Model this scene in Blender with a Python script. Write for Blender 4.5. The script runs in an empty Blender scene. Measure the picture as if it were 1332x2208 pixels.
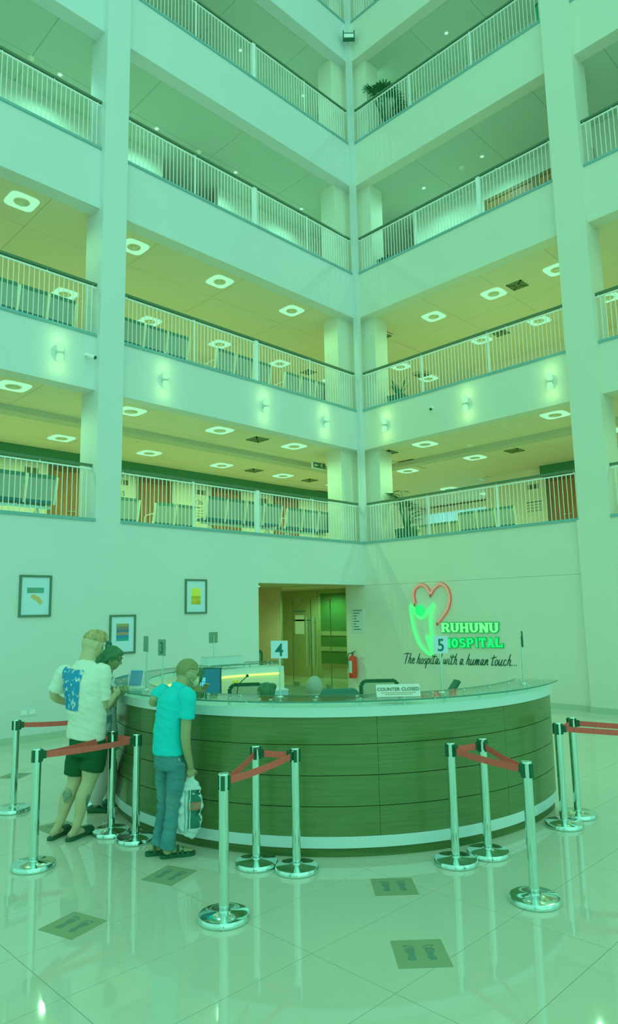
import bpy, bmesh, math, random
from math import sin, cos, pi, radians as R
from mathutils import Vector as V, Matrix, noise
from mathutils.bvhtree import BVHTree

random.seed(7)
SC = bpy.context.scene
COL = SC.collection

# ------------------------------------------------------------------ camera, world, sun, exposure
H = 2.0
F = 1470.5
YAW, PIT, ROL = R(45.128), R(8.334), R(-1.129)
fwd = V((cos(PIT)*cos(YAW), cos(PIT)*sin(YAW), sin(PIT)))
rgt = V((sin(YAW), -cos(YAW), 0))
upv = rgt.cross(fwd)
r2 = cos(ROL)*rgt + sin(ROL)*upv
u2 = -sin(ROL)*rgt + cos(ROL)*upv
cam = bpy.data.objects.new('camera', bpy.data.cameras.new('camera'))
COL.objects.link(cam)
cam.matrix_world = Matrix(((r2.x, u2.x, -fwd.x, 0), (r2.y, u2.y, -fwd.y, 0), (r2.z, u2.z, -fwd.z, H), (0, 0, 0, 1)))
cam.data.sensor_fit = 'VERTICAL'
cam.data.sensor_height = 24
cam.data.lens = 24*F/2208
cam.data.clip_start = 0.05
cam.data.clip_end = 300
SC.camera = cam
SC.view_settings.view_transform = 'Standard'
SC.view_settings.look = 'None'
SC.view_settings.gamma = 1
SC.view_settings.exposure = 0
SC.view_settings.use_curve_mapping = False


def lin1(c):
    c = c/255
    return c/12.92 if c <= 0.04045 else ((c+0.055)/1.055)**2.4


def lin(c):
    return tuple(lin1(x) for x in c)


WALLC = lin((124, 206, 170))
w = bpy.data.worlds.new('world')
SC.world = w
w.use_nodes = True
w.node_tree.nodes['Background'].inputs[0].default_value = (*lin((124, 208, 176)), 1)
w.node_tree.nodes['Background'].inputs[1].default_value = 1.50

sun = bpy.data.objects.new('sun', bpy.data.lights.new('sun', 'SUN'))
COL.objects.link(sun)
sun.data.energy = 0.42
sun.data.angle = R(70)
sun.data.color = (0.28, 0.86, 0.62)
sd = V((0.35, 1.0, -0.55)).normalized()
sun.rotation_euler = sd.to_track_quat('-Z', 'Y').to_euler()

# ------------------------------------------------------------------ helpers
YL, XR = 11.387, 13.311
YB, XB = YL+.137, XR+.137
FH = V((cos(YAW), sin(YAW)))


def ray(u, v):
    return (u-666)*r2 - (v-1104)*u2 + F*fwd


def at(u, v, d):
    """point at pixel (u, v) of the photograph, d metres ahead of the lens along the floor"""
    r = ray(u, v)
    t = d/(r.x*FH.x + r.y*FH.y)
    return V((0, 0, H)) + t*r


def onz(u, v, z):
    r = ray(u, v)
    return V((0, 0, H)) + (z-H)/r.z*r


MATS = {}


def M(name, c=(122, 210, 175), rough=.6, metal=0, emit=0, noise_amt=0, scale=(5, 5, 5), c2=None, bump=0, spec=.3, raw=None, nscale=1.0, thr=None):
    if name in MATS:
        return MATS[name]
    m = bpy.data.materials.new(name)
    MATS[name] = m
    m.use_nodes = True
    nt = m.node_tree
    b = nt.nodes['Principled BSDF']

    def conv(t):
        return tuple(min(1, .8*a/b_) for a, b_ in zip(lin(t), WALLC))
    base = raw if raw else conv(c)
    b.inputs['Base Color'].default_value = (*base, 1)
    b.inputs['Roughness'].default_value = rough
    b.inputs['Metallic'].default_value = metal
    b.inputs['Specular IOR Level'].default_value = spec
    b.inputs['Specular Tint'].default_value = (1, 1, 1, 1)
    if emit:
        b.inputs['Base Color'].default_value = (.02, .02, .02, 1)
        b.inputs['Emission Color'].default_value = (*lin(c), 1)
        b.inputs['Emission Strength'].default_value = emit
    if noise_amt or c2 or bump:
        tc = nt.nodes.new('ShaderNodeTexCoord')
        mp = nt.nodes.new('ShaderNodeMapping')
        mp.inputs['Scale'].default_value = scale
        nz = nt.nodes.new('ShaderNodeTexNoise')
        nz.inputs['Scale'].default_value = nscale
        nz.inputs['Detail'].default_value = 5
        nt.links.new(tc.outputs['Object'], mp.inputs[0])
        nt.links.new(mp.outputs[0], nz.inputs['Vector'])
        if c2 or noise_amt:
            ramp = nt.nodes.new('ShaderNodeValToRGB')
            a = base
            if c2:
                d = conv(c2)
            else:
                d = tuple(x*(1-noise_amt) for x in base)
            lo, hi = thr if thr else (.35, .65)
            ramp.color_ramp.elements[0].position = lo
            ramp.color_ramp.elements[1].position = hi
            ramp.color_ramp.elements[0].color = (*d, 1)
            ramp.color_ramp.elements[1].color = (*a, 1)
            nt.links.new(nz.outputs[0], ramp.inputs[0])
            nt.links.new(ramp.outputs[0], b.inputs['Base Color'])
        if bump:
            bp = nt.nodes.new('ShaderNodeBump')
            bp.inputs['Strength'].default_value = bump
            bp.inputs['Distance'].default_value = .01
            nt.links.new(nz.outputs[0], bp.inputs['Height'])
            nt.links.new(bp.outputs[0], b.inputs['Normal'])
    return m


def glass_mat(name, tint, gloss=.12, alpha_tint=1.0):
    if name in MATS:
        return MATS[name]
    m = bpy.data.materials.new(name)
    MATS[name] = m
    m.use_nodes = True
    nt = m.node_tree
    nt.nodes.remove(nt.nodes['Principled BSDF'])
    out = nt.nodes['Material Output']
    tr = nt.nodes.new('ShaderNodeBsdfTransparent')
    tr.inputs[0].default_value = (*tint, 1)
    gl = nt.nodes.new('ShaderNodeBsdfGlossy')
    gl.inputs['Roughness'].default_value = .02
    lw = nt.nodes.new('ShaderNodeLayerWeight')
    lw.inputs[0].default_value = .5
    pw = nt.nodes.new('ShaderNodeMath')
    pw.operation = 'POWER'
    pw.inputs[1].default_value = 4
    fr = nt.nodes.new('ShaderNodeMath')
    fr.operation = 'MULTIPLY_ADD'
    fr.inputs[1].default_value = .7
    fr.inputs[2].default_value = .035
    nt.links.new(lw.outputs['Facing'], pw.inputs[0])
    nt.links.new(pw.outputs[0], fr.inputs[0])
    mx = nt.nodes.new('ShaderNodeMixShader')
    nt.links.new(fr.outputs[0], mx.inputs[0])
    nt.links.new(tr.outputs[0], mx.inputs[1])
    nt.links.new(gl.outputs[0], mx.inputs[2])
    nt.links.new(mx.outputs[0], out.inputs[0])
    return m


def tag(o, label=None, cat=None, group=None, kind=None):
    if label:
        o['label'] = label
    if cat:
        o['category'] = cat
    if group:
        o['group'] = group
    if kind:
        o['kind'] = kind
    return o


def thing(name, label, cat, loc=(0, 0, 0), rz=0, group=None):
    o = bpy.data.objects.new(name, None)
    COL.objects.link(o)
    o.location = loc
    o.rotation_euler = (0, 0, rz)
    o.empty_display_size = .1
    return tag(o, label, cat, group)


def obj(name, bm, mat, parent=None, smooth=False, world=False, kind=None, label=None, recalc=True):
    if world and parent:
        bmesh.ops.translate(bm, verts=bm.verts, vec=-V(parent.location))
    if recalc:
        bmesh.ops.recalc_face_normals(bm, faces=bm.faces)
    me = bpy.data.meshes.new(name)
    bm.to_mesh(me)
    bm.free()
    for m in (mat if isinstance(mat, (list, tuple)) else [mat]):
        me.materials.append(m)
    if smooth:
        for p in me.polygons:
            p.use_smooth = True
        me.set_sharp_from_angle(angle=R(40))
    o = bpy.data.objects.new(name, me)
    COL.objects.link(o)
    if parent:
        o.parent = parent
    return tag(o, label, kind=kind)


def inst(o, parent, loc=(0, 0, 0), rz=0):
    c = o.copy()
    COL.objects.link(c)
    c.parent = parent
    c.location = loc
    c.rotation_euler = (0, 0, rz)
    return c


def copy_tree(o, parent=None):
    c = o.copy()
    COL.objects.link(c)
    if parent:
        c.parent = parent
    for ch in list(o.children):
        copy_tree(ch, c)
    return c


def dup(root, loc, rz=0, label=None, group=None):
    r = copy_tree(root)
    r.location = loc
    r.rotation_euler = (0, 0, rz)
    return tag(r, label, group=group)


def nb():
    return bmesh.new()


def box(bm, x0, x1, y0, y1, z0, z1, mi=0):
    vs = [bm.verts.new(p) for p in ((x0, y0, z0), (x1, y0, z0), (x1, y1, z0), (x0, y1, z0), (x0, y0, z1), (x1, y0, z1), (x1, y1, z1), (x0, y1, z1))]
    for f in ((0, 3, 2, 1), (4, 5, 6, 7), (0, 1, 5, 4), (1, 2, 6, 5), (2, 3, 7, 6), (3, 0, 4, 7)):
        bm.faces.new([vs[i] for i in f]).material_index = mi
    return bm


def cbox(bm, c, s, rot=None):
    g = bmesh.ops.create_cube(bm, size=1)['verts']
    m = Matrix.Translation(c)
    if rot is not None:
        m = m @ rot.to_4x4()
    m = m @ Matrix.Diagonal((*s, 1))
    bmesh.ops.transform(bm, matrix=m, verts=g)
    return bm


def bar(bm, p0, p1, w_, h_):
    """box of section w_ x h_ running from p0 to p1, h_ towards world up"""
    p0, p1 = V(p0), V(p1)
    d = (p1-p0)
    L = d.length
    d.normalize()
    s = d.cross(V((0, 0, 1)))
    s = V((1, 0, 0)) if s.length < 1e-4 else s.normalized()
    u = s.cross(d)
    rot = Matrix((s, d, u)).transposed()
    return cbox(bm, (p0+p1)/2, (w_, L, h_), rot)


def cyl(bm, p0, p1, r0, r1=None, n=12):
    r1 = r0 if r1 is None else r1
    p0, p1 = V(p0), V(p1)
    d = p1-p0
    q = d.to_track_quat('Z', 'Y').to_matrix().to_4x4()
    bmesh.ops.create_cone(bm, cap_ends=True, segments=n, radius1=r0, radius2=r1, depth=d.length, matrix=Matrix.Translation((p0+p1)/2) @ q)
    return bm


def ball(bm, c, r, sub=2, s=(1, 1, 1), rot=None):
    m = Matrix.Translation(c)
    if rot is not None:
        m = m @ rot.to_4x4()
    m = m @ Matrix.Diagonal((*s, 1))
    bmesh.ops.create_icosphere(bm, subdivisions=sub, radius=r, matrix=m)
    return bm


def lathe(bm, prof, n=32, c=(0, 0, 0)):
    rings = []
    for r, z in prof:
        if r < 1e-6:
            rings.append([bm.verts.new((c[0], c[1], c[2]+z))])
        else:
            rings.append([bm.verts.new((c[0]+r*cos(2*pi*i/n), c[1]+r*sin(2*pi*i/n), c[2]+z)) for i in range(n)])
    for a, b in zip(rings, rings[1:]):
        for i in range(n):
            j = (i+1) % n
            if len(a) == 1 and len(b) > 1:
                bm.faces.new((a[0], b[j], b[i]))
            elif len(b) == 1 and len(a) > 1:
                bm.faces.new((a[i], a[j], b[0]))
            elif len(a) > 1:
                bm.faces.new((a[i], a[j], b[j], b[i]))
    return bm


def sector(bm, c, r0, r1, z0, z1, a0, a1, n=24):
    """solid curved block"""
    st = []
    for i in range(n+1):
        a = R(a0+(a1-a0)*i/n)
        ca, sa = cos(a), sin(a)
        st.append([bm.verts.new((c[0]+r*ca, c[1]+r*sa, z)) for r, z in ((r0, z0), (r1, z0), (r1, z1), (r0, z1))])
    for a, b in zip(st, st[1:]):
        for k in range(4):
            bm.faces.new((a[k], a[(k+1) % 4], b[(k+1) % 4], b[k]))
    bm.faces.new(st[0])
    bm.faces.new(st[-1][::-1])
    return bm


def tube(bm, pts, r, n=8, closed=False):
    """swept tube; r may be a list"""
    pts = [V(p) for p in pts]
    N = len(pts)
    rs = r if isinstance(r, (list, tuple)) else [r]*N
    rings = []
    prev = None
    for i, p in enumerate(pts):
        a = pts[i-1] if (i > 0 or closed) else p
        b = pts[(i+1) % N] if (i < N-1 or closed) else p
        t = (b-a).normalized()
        if prev is None:
            s = t.cross(V((0, 0, 1)))
            if s.length < 1e-3:
                s = t.cross(V((0, 1, 0)))
        else:
            s = prev - t*prev.dot(t)
        s.normalize()
        prev = s
        q = t.cross(s)
        rings.append([bm.verts.new(p + rs[i]*(cos(2*pi*k/n)*s + sin(2*pi*k/n)*q)) for k in range(n)])
    pairs = list(zip(rings, rings[1:]))
    if closed:
        pairs.append((rings[-1], rings[0]))
    for a, b in pairs:
        for k in range(n):
            bm.faces.new((a[k], a[(k+1) % n], b[(k+1) % n], b[k]))
    if not closed:
        bm.faces.new(rings[0][::-1])
        bm.faces.new(rings[-1])
    return bm


def smooth_pts(pts, n=6):
    pts = [V(p) for p in pts]
    o = []
    P = [pts[0]*2-pts[1]]+pts+[pts[-1]*2-pts[-2]]
    for i in range(1, len(P)-2):
        for k in range(n):
            t = k/n
            a, b, c, d = P[i-1:i+3]
            o.append(.5*((2*b)+(c-a)*t+(2*a-5*b+4*c-d)*t*t+(3*b-a-3*c+d)*t**3))
    o.append(pts[-1])
    return o


def prism(bm, poly, y0, y1, mi=0):
    """polygon in x-z extruded from y0 to y1"""
    a = [bm.verts.new((x, y0, z)) for x, z in poly]
    b = [bm.verts.new((x, y1, z)) for x, z in poly]
    n = len(poly)
    bm.faces.new(a).material_index = mi
    bm.faces.new(b[::-1]).material_index = mi
    for i in range(n):
        bm.faces.new((a[i], b[i], b[(i+1) % n], a[(i+1) % n])).material_index = mi
    return bm


def text_bm(s, size, depth=.004, offset=0, shear=0, space=1.0, align='CENTER'):
    """text standing in the x-z plane, facing -y"""
    cu = bpy.data.curves.new('t', 'FONT')
    cu.body = s
    cu.size = size
    cu.extrude = depth/2
    cu.offset = offset
    cu.shear = shear
    cu.space_character = space
    cu.align_x = align
    cu.resolution_u = 3
    o = bpy.data.objects.new('t', cu)
    COL.objects.link(o)
    dg = bpy.context.evaluated_depsgraph_get()
    me = bpy.data.meshes.new_from_object(o.evaluated_get(dg))
    bm = nb()
    bm.from_mesh(me)
    bpy.data.objects.remove(o)
    bpy.data.curves.remove(cu)
    bpy.data.meshes.remove(me)
    bmesh.ops.rotate(bm, verts=bm.verts, cent=(0, 0, 0), matrix=Matrix.Rotation(pi/2, 3, 'X'))
    return bm


# ------------------------------------------------------------------ materials
white = M('white_paint', (124, 207, 171), .55, noise_amt=.02, scale=(.6, .6, .6))
white_r = M('white_paint_right_light', (129, 209, 160), .55, noise_amt=.02, scale=(.6, .6, .6))  # same white paint, light tone of the right-hand faces put into the colour
ceil_cool = M('ceiling_white', (112, 198, 150), .7)
ceil_warm = M('ceiling_warm_lit', (132, 204, 145), .7)  # some of the warm lamp light is put into this ceiling colour
gal_wall = M('gallery_wall_cream', (136, 210, 152), .6)
gal_wall_up = M('gallery_wall_pale', (124, 205, 155), .6)
gal_floor = M('gallery_floor', (132, 205, 150), .25)
coping_m = M('grey_stone_coping', (72, 165, 135), .4)
rail_dark = M('dark_handrail', (50, 116, 72), .35)
rail_white = M('white_railing_metal', (140, 225, 185), .4)
groove_m = M('joint_shadow_strip', (100, 175, 132), .7)
base_m = M('pale_skirting_tile', (105, 186, 138), .3)
tile_m = M('polished_cream_tile', (121, 197, 146), .04, noise_amt=.07, scale=(.5, .5, .5), spec=.6)
grout_m = M('tile_bed', (72, 140, 95), .8)
wood_m = M('dark_stained_oak', (56, 122, 55), .24, c2=(45, 110, 48), scale=(1.6, 1.6, 46), nscale=1.3, spec=.6, bump=.02, thr=(.3, .7))
wood_dark = M('dark_wood_plinth', (52, 112, 48), .4, c2=(34, 98, 40), scale=(2, 2, 30), spec=.4)
lam_m = M('white_laminate', (118, 210, 172), .3)
inner_m = M('lit_white_laminate', (135, 215, 150), .4)  # white laminate, its yellow-green lighting put into the colour
chrome_m = M('polished_steel', raw=(.62, .84, .78), rough=.09, metal=1)
brushed_m = M('brushed_steel', raw=(.55, .76, .68), rough=.3, metal=1)
black_m = M('black_plastic', (14, 92, 52), .4)
darkgreen = M('charcoal_plastic', (22, 104, 64), .5)
belt_m = M('red_webbing', (176, 98, 70), .8, noise_amt=.12, scale=(60, 60, 8))
glass_m = glass_mat('clear_glass', (.86, .97, .92))
glass_door_m = glass_mat('door_glass', (.72, .86, .74))
glass_edge = M('green_glass_edge', (45, 135, 98), .15)
door_m = M('warm_brown_door', (106, 122, 58), .45, c2=(88, 104, 48), scale=(14, 14, 1.2), nscale=1.4)
door_frame_m = M('dark_brown_door_frame', (78, 108, 52), .5)
seat_metal = M('perforated_steel', (98, 172, 128), .4, metal=.1)
seat_pad = M('teal_blue_seat_pad', (34, 120, 102), .6)
seat_dark = M('dark_seat_edge', (50, 130, 85), .6)
arm_metal = M('cast_aluminium', (150, 225, 165), .3, metal=.3)
lamp_m = M('lit_diffuser', (160, 245, 188), emit=1.05)
spot_m = M('lit_spot_lens', (165, 245, 190), emit=1.5)
led_m = M('warm_led_strip', (190, 250, 110), emit=2.0)
sconce_m = M('lit_frosted_glass', (158, 242, 180), emit=1.1)
grille_m = M('grey_air_diffuser', (150, 222, 160), .6)
vent_m = M('vent_slat', (72, 135, 72), .6)
fascia_m = M('dark_green_fascia', (38, 125, 72), .6)
plant_m = M('palm_leaf', (30, 125, 62), .5, c2=(20, 105, 52), scale=(9, 9, 9))
planter_m = M('black_planter_box', (28, 108, 66), .5)

# ------------------------------------------------------------------ levels: ledge height, beam bottom above it
Lz = {1: 3.694, 2: 7.24, 3: 11.123, 4: 15.038, 5: 18.9}
Bz = {2: 6.194, 3: 9.878, 4: 13.769, 5: 17.67, 6: 21.6}
XMIN, YMIN = -2.0, -2.0
YBK, XBK = 16.9, 19.5
CL0, CL1 = 5.876, 6.384       # left column x range
CR0, CR1 = 5.14, 5.764        # right column y range


def struct(name, bm, m, parent=None, smooth=False):
    return obj(name, bm, m, parent, smooth, kind=None if parent else 'structure')


# floor: separate polished tiles on a bed
fl = struct('floor', box(nb(), -6.5, 40, -6.5, 40, -.06, -.012), grout_m)
TX, TY = 1.2325, .6255
proto = None
for i in range(-6, 10):
    for j in range(-11, 16):
        x0, y0 = 1.825+i*TX-1.2325*0, 1.872+j*TY
        if x0 > XR+.1 or y0 > YL+4 or x0+TX < -5.6 or y0+TY < -5.6:
            continue
        # far corner tiles stop at the walls
        if y0 > YL and not (x0 > 9.2-TX and x0 < XR):
            continue
        # keep only what the camera and its reflections can see
        d = V((x0+.6, y0+.3))
        if d.dot(FH) < -2.5:
            continue
        if proto is None:
            b = box(nb(), .0018, TX-.0018, .0018, TY-.0018, -.012, 0)
            proto = obj('floor_tile', b, tile_m, fl)
            proto.location = (x0, y0, 0)
        else:
            inst(proto, fl, (x0, y0, 0))

# walls of the ground storey
b = box(nb(), XMIN, 9.738, YL, YL+.25, 0, 3.694)
box(b, 9.738, XR, YL, YL+.25, 2.652, 3.694)
struct('wall_left', b, white)
b = box(nb(), XR, XR+.25, CR1, YL+.25, 0, 2.632)
box(b, XR+.012, XR+.25, CR1, YL+.25, 2.632, 2.642)
box(b, XR, XR+.25, CR1, YL+.25, 2.642, 3.694)
box(b, XR, XR+.25, YMIN, CR0, 0, 3.694)
struct('wall_right', b, white_r)
b = box(nb(), XMIN, 9.738, YL-.015, YL, 0, .11)
struct('baseboard_left', b, base_m)
b = box(nb(), XR-.015, XR, CR1, YL-.02, 0, .11)
box(b, XR-.015, XR, YMIN, CR0, 0, .11)
struct('baseboard_right', b, base_m)
b = box(nb(), XR-.115, XR-.1, CR0-.015, CR1+.015, 0, .11)
box(b, XR-.1, XR-.0151, CR1, CR1+.015, 0, .11)
struct('baseboard_column', b, base_m)

# passage behind the opening in the left wall
struct('wall_passage', box(nb(), XR, XR+.12, YL+.25, 12.06, 0, 2.7), white_r)
b = nb()
box(b, XR, XR+.12, 14.66, 17.0, 0, 2.85)
box(b, 9.6, XR+.12, 16.9, 17.0, 0, 2.85)
box(b, 9.5, 9.6, YL+.25, 17.0, 0, 2.85)
struct('wall_passage', b, M('passage_wall_olive', (140, 196, 122), .6))
struct('ceiling_passage', box(nb(), 9.6, 19.2, YL+.25, 17.0, 2.7, 2.8), M('passage_ceiling', (128, 190, 118), .7))
# room seen through the glass doors
b = box(nb(), 19.0, 19.1, YL+.25, 17.0, 0, 2.7)
box(b, XR+.26, 19.0, YL+.26, YL+.36, 0, 2.7)
box(b, XR+.13, 19.1, 16.9, 17.0, 0, 2.7)
box(b, 15.2, 15.3, 15.0, 16.89, 0, 2.7)
struct('floor_office', box(nb(), 9.6, 19.0, YL+4.6, 16.9, -.011, 0), gal_floor)
struct('floor_office', box(nb(), XR+.12, 19.0, YL+.3, YL+4.6, -.011, 0), gal_floor)
struct('wall_office', b, M('office_wall', (124, 185, 122), .6))

# upper storeys --------------------------------------------------------
for k in (1, 2, 3, 4, 5):
    z = Lz[k]
    warm = k in (1, 2)
    if k > 1:
        zb = Bz[k]
        b = box(nb(), XMIN, XB+.3, YB, YB+.32, zb, z)
        struct('beam', b, white)
        b = box(nb(), XB, XB+.32, YMIN, YB-.001, zb, z)
        struct('beam', b, white_r)
    # ledge coping on the atrium edge
    yo, xo = (YL, XR) if k == 1 else (YB, XB)
    b = nb()
    for a0, a1 in ((XMIN, CL0), (CL1, XR-.02 if k == 1 else XR)):
        box(b, a0, a1, yo-.025, yo+.16, z, z+.055)
    for a0, a1 in ((YMIN, CR0), (CR1, YL-.02 if k == 1 else YL)):
        box(b, xo-.025, xo+.16, a0, a1, z, z+.055)
    struct('trim_%d' % k, b, coping_m)
    # gallery floor slabs
    b = box(nb(), XMIN, 30, YB+.321, YBK+.2, z-.12, z-.02)
    box(b, XB+.321, XBK+.2, YMIN, YB+.32, z-.12, z-.02)
    struct('floor_gallery', b, gal_floor)
    # ceiling over this gallery
    zc = Bz[k+1]+.03
    cm = ceil_warm if warm else ceil_cool
    cs = struct('ceiling_gallery', box(nb(), XMIN, 30, YB+.33, YBK+.2, zc+.03, zc+.1), cm)
    b = box(nb(), XB+.33, XBK+.2, YMIN, YB+.33, zc+.03, zc+.1)
    cs2 = struct('ceiling_gallery', b, cm)
    if k < 5:
        # ceiling boards with open joints
        bw, bd = 2.36, 1.31
        n = 0
        pr = obj('ceiling_panel', box(nb(), .004, bw-.004, .004, bd-.004, 0, .03), cm, cs)
        pr.location = (XMIN, YB+.34, zc)
        for i in range(0, 8):
            for j in range(0, 4):
                if i == j == 0:
                    continue
                inst(pr, cs, (XMIN+i*bw, YB+.34+j*bd, zc))
        pr2 = obj('ceiling_panel', box(nb(), .004, 2.0-.004, .004, 1.66-.004, 0, .03), cm, cs2)
        pr2.location = (XB+.34, YMIN, zc)
        for i in range(0, 3):
            for j in range(0, 8):
                if i == j == 0:
                    continue
                inst(pr2, cs2, (XB+.34+i*2.0, YMIN+j*1.66, zc))
    # back walls of the gallery
    if k == 1:
        b = box(nb(), XMIN, 30, YBK, YBK+.15, z, zc)
        struct('wall_gallery', b, gal_wall)
        b = box(nb(), XBK, XBK+.15, YMIN, 11.45, z, zc)
        struct('wall_gallery', b, gal_wall)
        b = box(nb(), 23.95, 24.1, YB, YBK, z, zc)
        struct('wall_gallery', b, gal_wall)
    else:
        b = box(nb(), XMIN, 24, YBK, YBK+.15, z, zc+.1)
        if k > 2:
            box(b, XMIN, 8.9, 14.1, 14.25, z, zc-.001)
            box(b, 10.7, 14.9, 14.1, 14.25, z, zc-.001)
            box(b, 16.0, 16.15, YMIN, 11.3, z, zc-.001)
        struct('wall_gallery', b, gal_wall if warm else gal_wall_up)
        b = box(nb(), XBK, XBK+.15, YMIN, 11.6 if k == 2 else YB+.1, z, zc+.1)
        struct('wall_gallery', b, gal_wall if warm else gal_wall_up)
        b = box(nb(), 24, 24.2, YB, YBK, z, zc+.1)
        struct('wall_gallery', b, gal_wall if warm else gal_wall_up)

# end walls of the galleries and roof slab
b = box(nb(), XMIN-.2, XMIN, YL, YBK+.2, 0, 22)
box(b, XR, XBK+.3, YMIN-.2, YMIN, 0, 22)
struct('wall_end', b, white)
b = box(nb(), XMIN, 30, YB, YBK+.2, 21.7, 22)
box(b, XB, XBK+.2, YMIN, YB, 21.7, 22)
struct('roof', b, white)

# columns
struct('column', box(nb(), CL0, CL1, YL, YL+.66, 3.694, 21.7), white)
b = box(nb(), XR-.1, XR+.5, CR0, CR1, 0, 3.694)
box(b, XR, XR+.66, CR0, CR1, 3.694, 21.7)
struct('column', b, white_r)
b = box(nb(), 12.95, XR+.9, YL+.39, YL+.9, 3.694, 21.7)
box(b, XR+.39, XR+.9, 11.1, YL+.389, 3.694, 21.7)
struct('column', b, M('corner_column_paint', (132, 214, 162), .55))
struct('column', box(nb(), XR, XR+.14, YL, YL+.14, 3.75, 21.7), white)

# shallow step in the first gallery's ceiling, and the dark fascia on its back wall
zc = Bz[2]
b = box(nb(), XMIN, 17.2, 13.55, 13.9, zc-.09, zc+.03)
box(b, 15.5, 15.85, YMIN, 13.55, zc-.09, zc+.03)
struct('trim_8', b, M('ceiling_step_paint', (112, 186, 135), .6))
b = box(nb(), XMIN, 18.4, YBK-.28, YBK-.001, zc-.3, zc+.03)
box(b, XBK-.28, XBK-.001, YMIN, 9.4, zc-.3, zc+.03)
struct('trim_9', b, fascia_m)

# ------------------------------------------------------------------ railings
bal_me = box(nb(), -.006, .006, -.006, .006, 0, 1)
bal_src = None


def railing(label, p0, p1, z, posts, thin):
    """railing thing from p0 to p1 (x, y) on the ledge at height z"""
    global bal_src, bal_me
    p0, p1 = V((*p0, z+.055)), V((*p1, z+.055))
    d = (p1-p0)
    L = d.length
    d.normalize()
    t = thing('balcony_railing', label, 'railing', p0, math.atan2(d.y, d.x), 'white balcony railings around the atrium')
    obj('handrail', box(nb(), 0, L, -.032, .032, .985, 1.03), rail_dark, t)
    obj('top_rail', box(nb(), 0, L, -.015, .015, .93, .955), rail_white, t)
    b = nb()
    for q in posts:
        box(b, q-.012, q+.012, -.012, .012, .9551, .985)
    for q in (L*.02, L*.25, L*.5, L*.75, L*.98):
        box(b, q-.008, q+.008, -.008, .008, .9551, .985)
    obj('rail_bracket', b, rail_white, t)
    for q in posts:
        b = box(nb(), q-.05, q+.05, -.03, .03, 0, .985)
        obj('post', b, rail_white, t)
    for q in thin:
        b = box(nb(), q-.014, q+.014, -.014, .014, 0, .985)
        obj('post', b, rail_white, t)
    n = int(L/.0915)
    for i in range(1, n):
        x = i*L/n
        if any(abs(x-q) < .06 for q in posts):
            continue
        if bal_src is None:
            me = bpy.data.meshes.new('baluster')
            bal_me.to_mesh(me)
            bal_me.free()
            me.materials.append(rail_white)
            bal_src = me
        o = bpy.data.objects.new('baluster', bal_src)
        COL.objects.link(o)
        o.parent = t
        o.location = (x, 0, 0)
        o.scale = (1, 1, .93)


floor_word = {1: 'first', 2: 'second', 3: 'third', 4: 'fourth', 5: 'fifth'}
for k in (1, 2, 3, 4, 5):
    w_ = floor_word[k]
    yr, xr = YB+.05, XB+.05
    lo = 12.45-CL1
    if k < 5:
        railing('white railing with dark handrail on the %s gallery, left of the left-hand column' % w_, (2.0, yr), (CL0, yr), Lz[k], [], [])
    railing('white railing with dark handrail on the %s gallery, between the left-hand column and the corner' % w_, (CL1, yr), (XR, yr), Lz[k], [9.88-CL1], [8.15-CL1, 11.65-CL1])
    railing('white railing with dark handrail on the %s gallery, from the corner to the right-hand column' % w_, (xr, YL), (xr, CR1), Lz[k], [YL-7.64] if k == 3 else [], [YL-9.49] if k == 3 else [YL-9.49, YL-7.64])
    if k < 5:
        railing('white railing with dark handrail on the %s gallery, right of the right-hand column' % w_, (xr, CR0), (xr, 2.6), Lz[k], [], [])

# ------------------------------------------------------------------ ceiling lights
S_, RIN = .275, .15
LAMP_W, SPOT_W = 42, 50
WARM, COOLL = (.38, 1, .46), (.31, 1, .74)


def bulb(name, parent, loc, watts, col):
    l = bpy.data.lights.new(name, 'SPOT')
    l.spot_size = R(165)
    l.spot_blend = .6
    l.energy = watts
    l.color = col
    l.shadow_soft_size = 0
    o = bpy.data.objects.new(name, l)
    COL.objects.link(o)
    o.parent = parent
    o.location = loc
    return o



def rsq(n, s, e=5):
    o = []
    for i in range(n):
        a = 2*pi*i/n
        c, q = cos(a), sin(a)
        r = s/((abs(c)**e+abs(q)**e)**(1/e))
        o.append((r*c, r*q))
    return o


def ceiling_light(label, loc, group):
    t = thing('ceiling_light', label, 'ceiling light', loc, 0, group)
    b = nb()
    n = 40
    out = [b.verts.new((x, y, -.012)) for x, y in rsq(n, S_)]
    inn = [b.verts.new((RIN*cos(2*pi*i/n), RIN*sin(2*pi*i/n), -.012)) for i in range(n)]
    up = [b.verts.new((x, y, 0)) for x, y in rsq(n, S_)]
    for i in range(n):
        j = (i+1) % n
        b.faces.new((out[i], inn[i], inn[j], out[j]))
        b.faces.new((up[i], out[i], out[j], up[j]))
    obj('diffuser', b, lamp_m, t)
    b = nb()
    for r in (.05, .08, .11, .138):
        lathe(b, [(r-.012, -.006), (r-.012, -.016), (r+.003, -.02), (r+.003, -.006)], 24)
    lathe(b, [(0, -.005), (RIN-.001, -.005)], 24)
    lathe(b, [(0, -.024), (.03, -.02), (.032, -.006)], 16)
    obj('air_grille', b, grille_m, t)
    bulb('ceiling_lamp', t, (0, 0, -.03), LAMP_W, WARM)
    return t


cl = None
ordw = ['first', 'second', 'third', 'fourth', 'fifth', 'sixth', 'seventh', 'eighth']


def put_light(x, y, z, label, group):
    global cl
    if cl is None:
        cl = ceiling_light(label, (x, y, z), group)
    else:
        dup(cl, (x, y, z), 0, label, group)


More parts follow.
